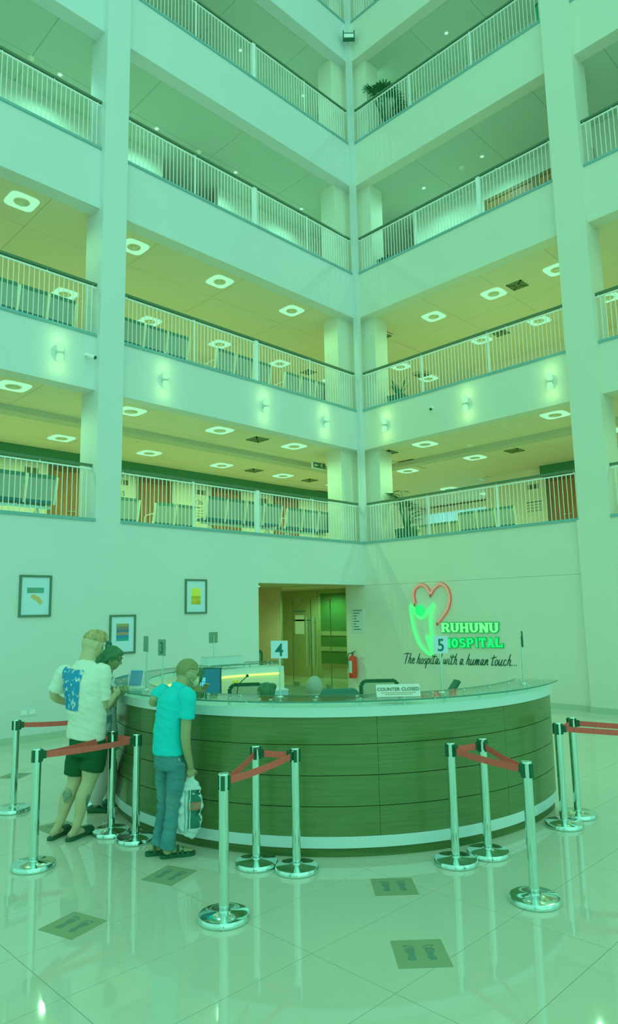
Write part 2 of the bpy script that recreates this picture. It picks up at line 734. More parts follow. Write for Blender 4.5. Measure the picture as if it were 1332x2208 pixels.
for k, zc in ((1, Bz[2]), (2, Bz[3])):
    zz = zc+.03
    w_ = floor_word[k]
    cl = None
    LAMP_W = 60 if k == 1 else 42
    g = 'square ceiling lights of the %s gallery' % w_
    front = [4.70, 7.12, 9.44, 11.82]
    back = [4.66, 7.02, 9.42, 11.8, 14.2, 16.62]
    for i, x in enumerate(front):
        put_light(x, 12.37, zz, 'lit square ceiling light, %s gallery, left wing, row nearest the railing, %s from the left' % (w_, ordw[i]), g)
    for i, x in enumerate(back):
        put_light(x, 15.38 if k == 1 else 15.46, zz, 'lit square ceiling light, %s gallery, left wing, rear row, %s from the left' % (w_, ordw[i]), g)
    xa, xb = (14.25, 16.64) if k == 1 else (14.93, 17.35)
    for i, y in enumerate([10.03, 8.2 if k == 2 else None, 6.52, 3.2]):
        if y:
            put_light(xa, y, zz, 'lit square ceiling light, %s gallery, right wing, row nearest the railing, %s from the corner' % (w_, ordw[i]), g)
    for i, y in enumerate([13.03 if k == 2 else 12.39, 10.03, 8.2 if k == 2 else None, 6.3]):
        if y:
            put_light(xb, y, zz, 'lit square ceiling light, %s gallery, right wing, rear row, %s from the corner' % (w_, ordw[i]), g)
    if k == 2:
        put_light(19.0, 13.1, zz, 'lit square ceiling light far back beyond the corner of the second gallery', g)
    else:
        put_light(20.4, 13.4, zz, 'lit square ceiling light over the far waiting room behind the first gallery corner', g)
        put_light(22.4, 13.0, zz, 'small-looking lit ceiling light deepest in the far waiting room', g)


def spot(x, y, z, label):
    t = thing('ceiling_spotlight', label, 'spotlight', (x, y, z), 0, 'small round spotlights under the upper galleries')
    obj('trim_ring', lathe(nb(), [(.045, 0), (.07, 0), (.065, -.012), (.045, -.012), (.045, 0)], 20), rail_white, t, True)
    obj('lens', lathe(nb(), [(0, -.010), (.025, -.0095), (.044, -.004)], 16), spot_m, t, True)
    bulb('spot_lamp', t, (0, 0, -.03), SPOT_W, COOLL)


for i, (x, y) in enumerate([(5.73, 13.24), (8.19, 13.25), (10.65, 13.25), (13.13, 13.25), (14.96, 12.0), (14.96, 10.17), (14.97, 8.31)]):
    side = ('left wing, %s from the left column side' % ordw[i]) if i < 4 else ('right wing, %s from the corner' % ordw[i-4])
    spot(x, y, Bz[4]+.03, 'tiny round spotlight under the fourth gallery slab, ' + side)
for i, (x, y) in enumerate([(10.89, 13.32), (13.38, 13.32), (14.61, 11.47), (14.63, 8.97)]):
    side = ('left wing, %s seen' % ordw[i]) if i < 2 else ('right wing, %s from the corner' % ordw[i-2])
    spot(x, y, Bz[5]+.03, 'tiny round spotlight on the topmost visible ceiling, ' + side)


def detector(x, y, z, label):
    t = thing('smoke_detector', label, 'smoke detector', (x, y, z), 0, 'domed detectors on the gallery ceilings')
    obj('housing', lathe(nb(), [(0, -.05), (.04, -.045), (.07, -.02), (.075, 0)], 20), grille_m, t, True)
    obj('sensor_cap', lathe(nb(), [(0, -.07), (.022, -.065), (.025, -.045)], 14), rail_white, t, True)


detector(9.44, 13.25, Bz[4]+.03, 'pale domed detector on the third gallery ceiling, above the left railing')
detector(14.98, 8.93, Bz[4]+.03, 'pale domed detector on the third gallery ceiling, right wing')
detector(5.09, 13.23, Bz[4]+.03, 'dark domed detector on the third gallery ceiling, left bay')
detector(10.2, 14.2, Bz[2]+.03, 'small domed detector on the first gallery ceiling, left wing')
detector(15.2, 9.3, Bz[2]+.03, 'small domed detector on the first gallery ceiling, right wing')


def vent(x, y, z, label):
    t = thing('ceiling_vent', label, 'air vent', (x, y, z), 0, 'square louvred air vents on the gallery ceilings')
    obj('vent_frame', box(nb(), -.24, .24, -.24, .24, -.012, 0), grille_m, t)
    for i in range(4):
        s = .2-.045*i
        b = nb()
        for q in (0, 1, 2, 3):
            bb = nb()
            box(bb, -s, s, -s, -s+.03, -.035, -.013)
            bmesh.ops.rotate(bb, verts=bb.verts, cent=(0, 0, 0), matrix=Matrix.Rotation(q*pi/2, 3, 'Z'))
            me = bpy.data.meshes.new('x')
            bb.to_mesh(me)
            bb.free()
            b.from_mesh(me)
            bpy.data.meshes.remove(me)
        obj('louvre', b, vent_m, t)


for x, y, l in [(14.93, 7.55, 'nearer the right column'), (14.89, 11.81, 'just right of the corner'), (17.27, 9.35, 'rear row of the right wing'), (15.42, 15.38, 'behind the left railing near the corner'), (18.48, 13.02, 'far back beyond the corner')]:
    vent(x, y, Bz[3]+.03, 'dark square louvred vent on the second gallery ceiling, ' + l)
for x, y, l in [(10.61, 12.4, 'front row of the left wing'), (12.93, 15.28, 'back row, middle of the left wing'), (15.3, 15.32, 'back row, nearer the corner'), (14.18, 11.19, 'just right of the corner'), (16.66, 8.83, 'over the right wing')]:
    vent(x, y, Bz[2]+.03, 'dark square louvred vent on the first gallery ceiling, ' + l)

# ------------------------------------------------------------------ wall sconces, cameras, floodlight
for wall, c, l in [('L', 5.14, 'left of the left-hand column'), ('L', 7.36, 'first right of the left-hand column'), ('L', 10.06, 'second right of the left-hand column'), ('L', 12.08, 'left of the corner'),
                   ('R', 10.63, 'right of the corner'), ('R', 8.23, 'middle of the right wing'), ('R', 6.18, 'beside the right-hand column')]:
    loc, rz = ((c, YB, 6.72), 0) if wall == 'L' else ((XB, c, 6.70), -pi/2)
    t = thing('wall_sconce', 'lit twin-glass wall sconce on the second gallery beam, ' + l, 'wall lamp', loc, rz, 'twin-glass sconces on the second gallery beam')
    obj('backplate', box(nb(), -.04, .04, -.015, 0, -.05, .05), brushed_m, t)
    obj('arm', box(nb(), -.015, .015, -.07, -.015, -.02, .02), brushed_m, t)
    for s in (-1, 1):
        b = lathe(nb(), [(0, s*.03), (.05, s*.035), (.062, s*.06), (.062, s*.16), (.05, s*.18), (0, s*.182)], 20, (0, -.09, 0))
        obj('glass_shade', b, sconce_m, t, True)
        l = bulb('sconce_lamp', t, (0, -.20, s*.26), 1.1, (.52, 1, .30))
        l.data.spot_size = R(180)
        l.rotation_euler = (R(90), 0, 0)

for loc, rz, l in [((5.675, YB, 6.80), 0, 'white bullet camera with black lens beside the left-hand column'), ((XB, 9.2, 6.80), -pi/2, 'white bullet camera with black lens on the right wing beam')]:
    t = thing('security_camera', l, 'security camera', loc, rz, 'security cameras on the second gallery beam')
    obj('mount', cyl(nb(), (0, 0, .03), (0, -.06, .03), .035, .03), rail_white, t, True)
    obj('bracket', cyl(nb(), (0, -.06, .03), (.03, -.11, -.01), .012), rail_white, t, True)
    obj('camera_body', cyl(nb(), (-.03, -.08, .01), (.08, -.19, -.05), .035, .038), rail_white, t, True)
    obj('lens', cyl(nb(), (.08, -.19, -.05), (.1, -.21, -.062), .036, .03), black_m, t, True)

t = thing('floodlight', 'boxy dark-framed floodlight fixed high in the corner', 'floodlight', (XR-.12, YL-.12, 18.2), -pi/4, None)
obj('lamp_frame', box(nb(), -.17, .17, -.06, .06, -.09, -.06), darkgreen, t)
for a in ((-.17, -.14), (.14, .17)):
    obj('side_arm', box(nb(), a[0], a[1], -.06, .06, -.06, .17), darkgreen, t)
obj('lamp_panel', box(nb(), -.14, .14, -.05, .06, -.06, .07), rail_white, t)
obj('lamp_frame', box(nb(), -.14, .14, -.06, .1, .07, .09), darkgreen, t)
obj('bracket', box(nb(), -.14, .14, .06, .1, .14, .17), darkgreen, t)
obj('mount', box(nb(), -.03, .03, .06, .12, .0, .07), darkgreen, t)


# ------------------------------------------------------------------ gallery doors
def gal_door(n, x0, x1, z, side='L', h=2.17, glass=True):
    wdt = x1-x0
    if side == 'L':
        loc, rz = (x0, YBK, z), 0
    else:
        loc, rz = (XBK, x0, z), -pi/2
    t = bpy.data.objects.new('door_%d' % n, None)
    COL.objects.link(t)
    t.location = loc
    t.rotation_euler = (0, 0, rz)
    t['kind'] = 'structure'
    b = box(nb(), 0, .1, -.06, 0, 0, h)
    box(b, wdt-.1, wdt, -.06, 0, 0, h)
    box(b, .1, wdt-.1, -.06, 0, h-.1, h)
    obj('door_frame', b, door_frame_m, t)
    m = wdt*.5
    for a0, a1 in ((.105, m-.003), (m+.003, wdt-.105)):
        lf = obj('door_leaf', box(nb(), a0, a1, -.04, 0, 0, h-.105), door_m, t)
        hx = a1-.08 if a0 < m-.01 else a0+.08
        obj('door_handle', cyl(nb(), (hx-.06, -.07, 1.02), (hx+.06, -.07, 1.02), .012), chrome_m, lf)
    return t


gal_door(10, 7.40, 8.6, Lz[1])
gal_door(11, 9.96, 11.1, Lz[1])
gal_door(12, 12.54, 13.7, Lz[1])
gal_door(13, 15.14, 16.28, Lz[1])
# right wing door of the first gallery and the third gallery doors
t = gal_door(14, 9.35, 10.6, Lz[1], 'R')
t.location = (XBK, 9.35, Lz[1])
t = gal_door(15, 0, 1.5, Lz[3], 'R', 2.1)
t.location = (15.999, 8.87, Lz[3])
t = gal_door(16, 0, 1.5, Lz[3], 'R', 2.1)
t.location = (15.999, 7.35, Lz[3])
t = gal_door(17, 9.05, 10.2, Lz[3], 'L', 2.1)

plate_m = M('dark_brown_plate', (62, 108, 60), .5)
ink_m = M('dark_print', (48, 112, 70), .7)


def door_sign(label, loc, rz, num):
    t = thing('room_sign', label, 'sign', loc, rz, None)
    for dx in (-.14, .06):
        obj('plate', box(nb(), dx-.07, dx+.07, -.012, 0, .36, .5), plate_m, t)
    if num:
        b = text_bm(num, .2, .003)
        bmesh.ops.translate(b, verts=b.verts, vec=(-.1, -.003, .05))
        obj('room_number', b, ink_m, t)
    obj('lettering', box(nb(), -.3, .22, -.003, 0, -.06, -.03), ink_m, t)
    b = nb()
    for r_ in range(3):
        for q in range(4):
            box(b, -.28+q*.13, -.19+q*.13, -.003, 0, -.16-r_*.09, -.11-r_*.09)
    obj('lettering', b, M('pale_print', (105, 170, 110), .7), t)


door_sign('two dark plates and room lettering by the doors behind the left bay', (7.0, YBK, 5.25), 0, '134')
door_sign('room lettering 135 with two dark plates, right of the left column', (9.55, YBK, 5.25), 0, '135')
door_sign('room lettering 136 with two dark plates, middle of the first gallery', (12.2, YBK, 5.25), 0, '136')
door_sign('room lettering with two dark plates, third door from the left column', (14.75, YBK, 5.25), 0, '137')
door_sign('small room lettering with plates next to the corner column', (17.5, YBK, 5.0), 0, '138')
door_sign('room lettering with dark plate beside the right wing door', (XBK, 9.75, 5.25), -pi/2, '')

# exit sign
t = thing('exit_sign', 'hanging green exit sign with running figure under the first gallery ceiling', 'sign', (13.1, 12.75, 5.98), 0, None)
obj('hanger', cyl(nb(), (-.2, 0, .06), (-.2, 0, .24), .006), rail_white, t)
obj('hanger', cyl(nb(), (.2, 0, .06), (.2, 0, .24), .006), rail_white, t)
obj('sign_case', box(nb(), -.25, .25, -.03, .03, -.12, .06), rail_white, t)
obj('sign_face', box(nb(), -.235, .235, -.034, -.03, -.105, .045), M('exit_green', (45, 125, 70), .5), t)
b = nb()
prism(b, [(-.2, -.04), (-.14, .01), (-.14, -.02), (-.06, -.02), (-.06, -.05), (-.14, -.05), (-.14, -.08)], -.037, -.034)
ball(b, (.09, -.036, .025), .016, 1, (1, .2, 1))
prism(b, [(.03, -.01), (.09, .012), (.14, -.01), (.13, -.02), (.09, -.005), (.07, -.04), (.12, -.06), (.11, -.09), (.09, -.09), (.09, -.065), (.04, -.05), (.06, -.01), (.04, -.025)], -.037, -.034)
obj('pictogram', b, M('exit_white', (150, 235, 175), .5), t)

# far waiting room windows and curtains behind the first gallery corner
win = M('bright_window', (135, 225, 210), emit=1.15)
ctn = M('pale_blue_curtain', (122, 214, 205), .8)
nt_ = ctn.node_tree
tl = nt_.nodes.new('ShaderNodeBsdfTranslucent')
tl.inputs[0].default_value = (.3, .35, .35, 1)
add_ = nt_.nodes.new('ShaderNodeAddShader')
nt_.links.new(nt_.nodes['Principled BSDF'].outputs[0], add_.inputs[0])
nt_.links.new(tl.outputs[0], add_.inputs[1])
nt_.links.new(add_.outputs[0], nt_.nodes['Material Output'].inputs[0])
for i in range(6):
    y0 = 11.7+i*.86
    t = struct('window_%d' % (i+1), box(nb(), 23.88, 23.93, y0, y0+.8, 3.8, 5.97), win)
    bb = nb()
    for q in range(8):
        x_ = y0+.05+q*.1
        cyl(bb, (23.8, x_, 3.72), (23.8, x_, 5.97), .034, .03, 8)
    obj('curtain', bb, M('pale_blue_curtain', (122, 214, 205), .8), t)
struct('trim_10', box(nb(), 23.6, 23.94, YB+.1, YBK-.3, 5.98, 6.2), gal_wall)


# ------------------------------------------------------------------ waiting benches
def bench(n, label, loc, rz, high=False):
    t = thing('waiting_bench', label, 'bench', loc, rz, None)
    W = .56
    L = n*W
    obj('beam', box(nb(), 0, L, .22, .28, .33, .38), brushed_m, t)
    for i in range(n):
        x0, x1 = i*W+.035, (i+1)*W-.035
        b = nb()
        # backrest: leaning curved slab
        prof = [(.06, .46), (.03, .60), (.0, .76), (-.025, .86)]
        for (y0, z0), (y1, z1) in zip(prof, prof[1:]):
            vs = [b.verts.new(p) for p in ((x0, y0, z0), (x1, y0, z0), (x1, y1, z1), (x0, y1, z1), (x0, y0+.02, z0), (x1, y0+.02, z0), (x1, y1+.02, z1), (x0, y1+.02, z1))]
            for f in ((0, 1, 2, 3), (7, 6, 5, 4), (0, 4, 5, 1), (3, 2, 6, 7), (0, 3, 7, 4), (1, 5, 6, 2)):
                b.faces.new([vs[q] for q in f])
        obj('backrest', b, seat_metal, t)
        obj('top_edge', box(nb(), x0, x1, -.035, .0, .862, .925), seat_dark, t)
        obj('seat_pad', box(nb(), x0, x1, .07, .48, .41, .46), seat_pad, t)
    for i in range(n+1):
        x = i*W
        b = nb()
        pts = [(x, -.03, .9), (x, .0, .75), (x, .05, .5), (x, .09, .4)]
        for a, c in zip(pts, pts[1:]):
            bar(b, a, c, .045, .04)
        obj('side_rib', b, arm_metal, t)
        b = nb()
        tube(b, smooth_pts([(x, .06, .5), (x, .05, .64), (x, .2, .66), (x, .42, .63), (x, .45, .5), (x, .42, .42)], 4), .014, 6)
        obj('armrest', b, arm_metal, t, True)
    for x in (.25, L-.25):
        b = nb()
        bar(b, (x, .02, .02), (x, .25, .34), .04, .03)
        bar(b, (x, .5, .02), (x, .25, .34), .04, .03)
        box(b, x-.03, x+.03, -.04, .06, -.0, .02)
        box(b, x-.03, x+.03, .45, .55, -.0, .02)
        obj('leg', b, arm_metal, t)
    return t


zf1, zf2 = Lz[1]-.02, Lz[2]-.02
bench(3, 'steel waiting bench behind the first gallery railing, left of the left-hand column', (3.82, 12.2, zf1), 0)
bench(4, 'steel waiting bench behind the first gallery railing, between the left column and the middle post', (8.95, 12.2, zf1), 0)
bench(3, 'steel waiting bench behind the first gallery railing, nearest the corner', (11.5, 12.34, zf1), 0)
bench(2, 'steel waiting bench set further back beside door 135', (6.9, 13.5, zf1), 0)
bench(2, 'steel waiting bench set further back between doors 135 and 136', (8.5, 13.6, zf1), 0)
bench(3, 'steel waiting bench behind the second gallery railing, left of the left-hand column', (4.1, 12.2, zf2), 0)
bench(4, 'steel waiting bench behind the second gallery railing, just right of the left column', (6.2, 12.2, zf2), 0)
bench(3, 'steel waiting bench behind the second gallery railing, beside the middle post', (9.25, 12.25, zf2), 0)
bench(3, 'steel waiting bench behind the second gallery railing, nearest the corner', (11.5, 12.34, zf2), 0)
bench(3, 'dark waiting bench in the right wing of the first gallery, nearest the railing', (15.9, 10.2, zf1), -pi/2)
bench(4, 'dark waiting bench in the right wing of the first gallery, middle one', (17.3, 13.1, zf1), -pi/2)
bench(3, 'dark waiting bench deepest in the right wing before the curtains', (20.6, 13.6, zf1), -pi/2)


# ------------------------------------------------------------------ palms and planters
def planter(t, w_=.5, h=.38, l=.5):
    b = nb()
    bmesh.ops.create_cone(b, cap_ends=True, segments=4, radius1=w_*.62, radius2=w_*.72, depth=h, matrix=Matrix.Translation((0, 0, h/2)) @ Matrix.Rotation(pi/4, 4, 'Z'))
    obj('planter', b, planter_m, t)
    obj('soil', box(nb(), -w_*.42, w_*.42, -w_*.42, w_*.42, h, h+.015), M('dark_soil', (30, 90, 45), .9), t)


def blade(b, p, d, L, w_, droop=.3):
    p, d = V(p), V(d).normalized()
    s = d.cross(V((0, 0, 1)))
    s = s.normalized() if s.length > 1e-3 else V((1, 0, 0))
    prev = None
    N = 4
    for i in range(N+1):
        f = i/N
        c = p+d*L*f+V((0, 0, -droop*L*f*f))
        ww = w_*sin(pi*min(1, .12+.88*(1-f)))*(.35+.65*min(1, f*4)) if f < 1 else .001
        a, e = b.verts.new(c-s*ww), b.verts.new(c+s*ww)
        m_ = b.verts.new(c+V((0, 0, -ww*.35)))
        if prev:
            b.faces.new((prev[0], a, m_, prev[1]))
            b.faces.new((prev[1], m_, e, prev[2]))
        prev = (a, m_, e)


def palm(label, loc, h, fronds, seed, fan=True, pot=.38, tall=True):
    random.seed(seed)
    t = thing('potted_palm', label, 'plant', loc, .2, None)
    planter(t, .46, pot)
    for i in range(fronds):
        a = 2.399*i + random.random()*.4
        hh = h*(.35+.65*((i*.618) % 1)) if tall else pot+.05
        lean = .12+.18*random.random()
        root = V((.05*cos(a), .05*sin(a), pot))
        tip = V((lean*cos(a)*hh, lean*sin(a)*hh, hh))
        b = nb()
        if tall:
            tube(b, smooth_pts([root, (root+tip)/2+V((0, 0, .03)), tip], 3), [.011]*6+[.007], 5)
            n = 8
            for q in range(n):
                e = a + (q-(n-1)/2)*.33
                el = .55*cos((q-(n-1)/2)*.35)
                blade(b, tip, (cos(e), sin(e), el), .3+.06*random.random(), .02, .25)
        else:
            blade(b, root, (cos(a)*.5, sin(a)*.5, 1), h*(.7+.4*random.random()), .03, .25)
        obj('frond', b, plant_m, t)
    return t


palm('tall slender potted palm on the first gallery, just right of the corner', (14.1, 10.6, zf1), 1.5, 14, 3)
palm('bushy potted palm on the fourth gallery, just right of the corner', (14.05, 10.65, Lz[4]-.02), 2.0, 26, 5)
palm('spiky sword-leaved plant in a black box on the second gallery corner', (14.05, 10.65, zf2), .62, 11, 8, tall=False)
t = thing('planter_box', 'black planter box with low dark leaves on the third gallery corner', 'planter', (14.0, 10.75, Lz[3]-.02), .2, None)
planter(t, .5, .36)
b = nb()
random.seed(4)
for i in range(22):
    a = random.random()*6.28
    blade(b, (.1*cos(a), .1*sin(a), .37), (cos(a), sin(a), .9), .22, .03, .5)
obj('leaf_cluster', b, plant_m, t, kind='stuff')
t = thing('green_bin', 'green bin against the right-hand column, topmost visible gallery', 'bin', (13.95, 5.95, Lz[4]-.02), 0, None)
gm = M('bright_green_plastic', (20, 150, 85), .4)
b = nb()
bmesh.ops.create_cone(b, cap_ends=True, segments=20, radius1=.15, radius2=.18, depth=.85, matrix=Matrix.Translation((0, 0, .425)))
obj('bin_body', b, gm, t, True)
obj('lid', lathe(nb(), [(0, .93), (.12, .91), (.19, .87), (.19, .85)], 20), M('darker_green_lid', (10, 125, 75), .4), t, True)

# ------------------------------------------------------------------ pictures on the left wall
frame_m = M('picture_frame_brown', (52, 118, 78), .5)
mount_m = M('picture_mount', (118, 212, 188), .5)


def picture(label, x0, x1, z0, z1, art, art_fn):
    t = thing('framed_picture', label, 'picture', (x0, YL, z0), 0, 'framed drawings on the left wall')
    W, Hh = x1-x0, z1-z0
    fw = .035
    b = box(nb(), 0, W, -.03, 0, 0, fw)
    box(b, 0, W, -.03, 0, Hh-fw, Hh)
    box(b, 0, fw, -.03, 0, fw, Hh-fw)
    box(b, W-fw, W, -.03, 0, fw, Hh-fw)
    obj('frame', b, frame_m, t)
    obj('mount', box(nb(), fw, W-fw, -.012, 0, fw, Hh-fw), mount_m, t)
    art_fn(t, W, Hh)


def art1(t, W, Hh):
    obj('drawing', box(nb(), .13, W-.13, -.015, -.0121, Hh*.57, Hh*.70), M('teal_drawing', (40, 165, 125), .6, c2=(70, 140, 100), scale=(12, 12, 30)), t)
    obj('drawing', prism(nb(), [(.19, Hh*.50), (.24, Hh*.54), (.33, Hh*.48), (.40, Hh*.36), (.36, Hh*.28), (.31, Hh*.36), (.22, Hh*.44)], -.015, -.0121), M('ochre_drawing', (125, 175, 95), .6), t)


def art2(t, W, Hh):
    cs = [(95, 150, 85), (75, 125, 100), (50, 118, 120), (100, 140, 95), (30, 130, 145), (25, 150, 120)]
    for i, c in enumerate(cs):
        z1 = Hh*(.77-.073*i)
        obj('drawing', box(nb(), .14, W-.14, -.015, -.0121, z1-Hh*.073, z1), M('drawing_stripe_%d' % i, c, .6), t)


def art3(t, W, Hh):
    obj('drawing', box(nb(), .15, W-.15, -.015, -.0121, Hh*.51, Hh*.74), M('yellow_drawing', (140, 215, 70), .6), t)
    obj('drawing', box(nb(), .15, W-.15, -.015, -.0121, Hh*.27, Hh*.51), M('ochre_yellow_drawing', (125, 185, 50), .6, c2=(105, 150, 40), scale=(3, 3, 9)), t)


picture('dark-framed picture with a teal bar over an ochre shape, leftmost on the wall', 4.561, 5.106, 2.006, 2.70, 0, art1)
picture('dark-framed picture of stacked coloured stripes, hung lowest behind the couple', 6.2, 6.73, 1.31, 2.015, 0, art2)
picture('dark-framed picture with a yellow block, nearest the glass doors', 7.82, 8.345, 2.008, 2.695, 0, art3)

t = thing('wall_socket', 'double white socket plate low on the left wall', 'socket', (4.79, YL, .47), 0, None)
obj('plate', box(nb(), -.14, .14, -.012, 0, -.05, .06), lam_m, t)
for dx in (-.07, .07):
    obj('switch', box(nb(), dx-.045, dx+.045, -.018, -.012, -.03, .04), rail_white, t)

# ------------------------------------------------------------------ logo sign on the right wall  (local x runs right in the picture = world -y)
neon_r = M('pink_red_tube', (175, 165, 120), emit=1.0)
neon_r2 = M('red_glow_rim', (165, 110, 85), emit=.8)
neon_g = M('green_neon', (70, 255, 120), emit=1.5)
neon_g2 = M('green_letter_face', (25, 225, 110), emit=1.25)
neon_g3 = M('pale_green_letter_face', (110, 245, 135), emit=1.25)
rim_g = M('green_letter_rim', (20, 180, 85), emit=.85)  # slight glow added so the shaded rim sides do not go black
sg = thing('illuminated_logo_sign', 'glowing hospital sign: red heart outline, green figure and slab letters', 'sign', (XR, 10.0, 0), -pi/2, None)


def SP(u, v):
    r = ray(u, v)
    p = V((0, 0, H))+XR/r.x*r
    return (10.0-p.y, p.z)


def wall_tube(name, pix, r, mat, y=-.05, cl=False):
    pts = [V((SP(*q)[0], y, SP(*q)[1])) for q in pix]
    b = nb()
    tube(b, smooth_pts(pts, 5) if not cl else pts, r, 8)
    return obj(name, b, mat, sg, True)


heart = [(896, 1300), (893, 1285), (896, 1270), (908, 1261), (921, 1266), (930, 1280), (936, 1270), (951, 1259), (965, 1268), (971, 1290), (966, 1313), (955, 1330), (946, 1341)]
wall_tube('heart_tube', heart, .028, neon_r)
wall_tube('heart_rim', heart, .042, neon_r2, -.022)
figure_px = [(887, 1305), (889, 1330), (895, 1360), (906, 1388), (920, 1405), (931, 1411), (933, 1404), (927, 1390), (921, 1372)]
wall_tube('figure_tube', figure_px, .026, neon_g)
wall_tube('figure_tube', [(888, 1303), (897, 1322), (909, 1333), (920, 1324), (930, 1310), (936, 1303), (931, 1325), (930, 1350), (934, 1378), (938, 1396)], .026, neon_g)
wall_tube('figure_tube', [(921, 1370), (929, 1385), (937, 1398)], .02, neon_g)
x_, z_ = SP(907, 1316)
obj('head_disc', cyl(nb(), (x_, -.03, z_), (x_, -.06, z_), .125, n=28), neon_g2, sg, True)
for q in ((896, 1303), (930, 1283), (945, 1344)):
    x_, z_ = SP(*q)
    obj('tube_end', cyl(nb(), (x_, -.05, z_+.02), (x_, -.05, z_-.05), .02), M('dark_red_cap', (120, 85, 60), .5), sg, True)


def slab_letter(ch, W, Hh):
    """slab-serif letter as a list of polygons (x, z)"""
    s = W*.30
    k = Hh*.17
    def rect(x0, x1, z0, z1): return [(x0, z0), (x1, z0), (x1, z1), (x0, z1)]
    def arc(cx, cz, r0x, r0z, r1x, r1z, a0, a1, n=12):
        o = [(cx+r1x*cos(R(a0+(a1-a0)*i/n)), cz+r1z*sin(R(a0+(a1-a0)*i/n))) for i in range(n+1)]
        i_ = [(cx+r0x*cos(R(a0+(a1-a0)*i/n)), cz+r0z*sin(R(a0+(a1-a0)*i/n))) for i in range(n+1)]
        return [[o[i], o[i+1], i_[i+1], i_[i]] for i in range(n)]
    P = []
    sf = W*.07
    def stem(x, z0=0, z1=None, top=True, bot=True):
        z1 = Hh if z1 is None else z1
        P.append(rect(x, x+s, z0, z1))
        if bot:
            P.append(rect(x-sf, x+s+sf, z0, z0+k*.7))
        if top:
            P.append(rect(x-sf, x+s+sf, z1-k*.7, z1))
    if ch == 'R':
        stem(0)
        P.append(rect(s, W*.6, Hh-k, Hh))
        P.append(rect(s, W*.6, Hh*.42, Hh*.42+k*.8))
        P += arc(W*.58, Hh*.71, W*.12, Hh*.13, W*.40, Hh*.29, -90, 90)
        P.append([(W*.45, Hh*.44), (W*.75, Hh*.44), (W*1.08, k*.6), (W*1.08, 0), (W*.78, 0)])
    elif ch == 'U':
        P.append(rect(0, s, Hh*.35, Hh))
        P.append(rect(W-s, W, Hh*.35, Hh))
        P.append(rect(-sf, s+sf, Hh-k*.7, Hh))
        P.append(rect(W-s-sf, W+sf, Hh-k*.7, Hh))
        P += arc(W/2, Hh*.38, W/2-s, Hh*.22, W/2, Hh*.38, 180, 360)
    elif ch == 'H':
        stem(0)
        stem(W-s)
        P.append(rect(s, W-s, Hh*.42, Hh*.58))
    elif ch == 'N':
        stem(0, bot=True)
        stem(W-s*.9, bot=False)
        P.append([(0, Hh), (s*1.1, Hh), (W, 0), (W-s*.9, 0)])
    elif ch == 'O':
        P += arc(W/2, Hh/2, W*.2, Hh*.28, W*.52, Hh*.52, 0, 360, 24)
    elif ch == 'S':
        P += arc(W/2, Hh*.72, W*.18, Hh*.10, W*.48, Hh*.29, 20, 270)
        P += arc(W/2, Hh*.28, W*.18, Hh*.13, W*.50, Hh*.29, -160, 90)
    elif ch == 'P':
        stem(0)
        P.append(rect(s, W*.55, Hh-k, Hh))
        P.append(rect(s, W*.55, Hh*.36, Hh*.36+k*.8))
        P += arc(W*.55, Hh*.68, W*.14, Hh*.15, W*.45, Hh*.32, -90, 90)
    elif ch == 'I':
        stem(W/2-s/2)
    elif ch == 'T':
        stem(W/2-s/2, top=False)
        P.append(rect(0, W, Hh-k, Hh))
        P.append(rect(0, W*.12, Hh*.68, Hh))
        P.append(rect(W*.88, W, Hh*.68, Hh))
    elif ch == 'A':
        P.append([(0, 0), (s, 0), (W*.56, Hh*.9), (W*.38, Hh)])
        P.append([(W-s*1.1, 0), (W, 0), (W*.66, Hh), (W*.38, Hh)])
        P.append(rect(W*.2, W*.75, Hh*.24, Hh*.38))
        P.append(rect(-sf, s+sf, 0, k*.6))
        P.append(rect(W-s*1.2-sf, W+sf, 0, k*.6))
    elif ch == 'L':
        stem(0)
        P.append(rect(s, W, 0, k))
        P.append(rect(W*.84, W, 0, Hh*.34))
    return P


def word(s, ua, va, ub, vb, hpx_z, mat):
    xa, za = SP(ua, va)
    xb, zb = SP(ub, vb)
    wts = [.55 if c == 'I' else 1 for c in s]
    tot = sum(wts)
    x = xa
    for c, wt in zip(s, wts):
        cell = (xb-xa)*wt/tot
        W = cell*.80
        f = (x-xa)/(xb-xa)
        z = za+(zb-za)*f
        for nm, y0, y1, g, m_ in (('letter', -.05, -.03, 0, mat), ('letter_rim', -.03, 0, .016, rim_g)):
            b = nb()
            for pl in slab_letter(c, W, hpx_z):
                if g:
                    mx = sum(p[0] for p in pl)/len(pl)
                    mz = sum(p[1] for p in pl)/len(pl)
                    pl = [(p[0]+(g if p[0] > mx else -g), p[1]+(g if p[1] > mz else -g)) for p in pl]
                prism(b, [(x+p[0], z+p[1]) for p in pl], y0, y1)
            obj(nm, b, m_, sg)
        x += cell


word('RUHUNU', 955, 1363, 1080, 1364, .21, neon_g3)
word('HOSPITAL', 960, 1396, 1089, 1395, .20, neon_g2)

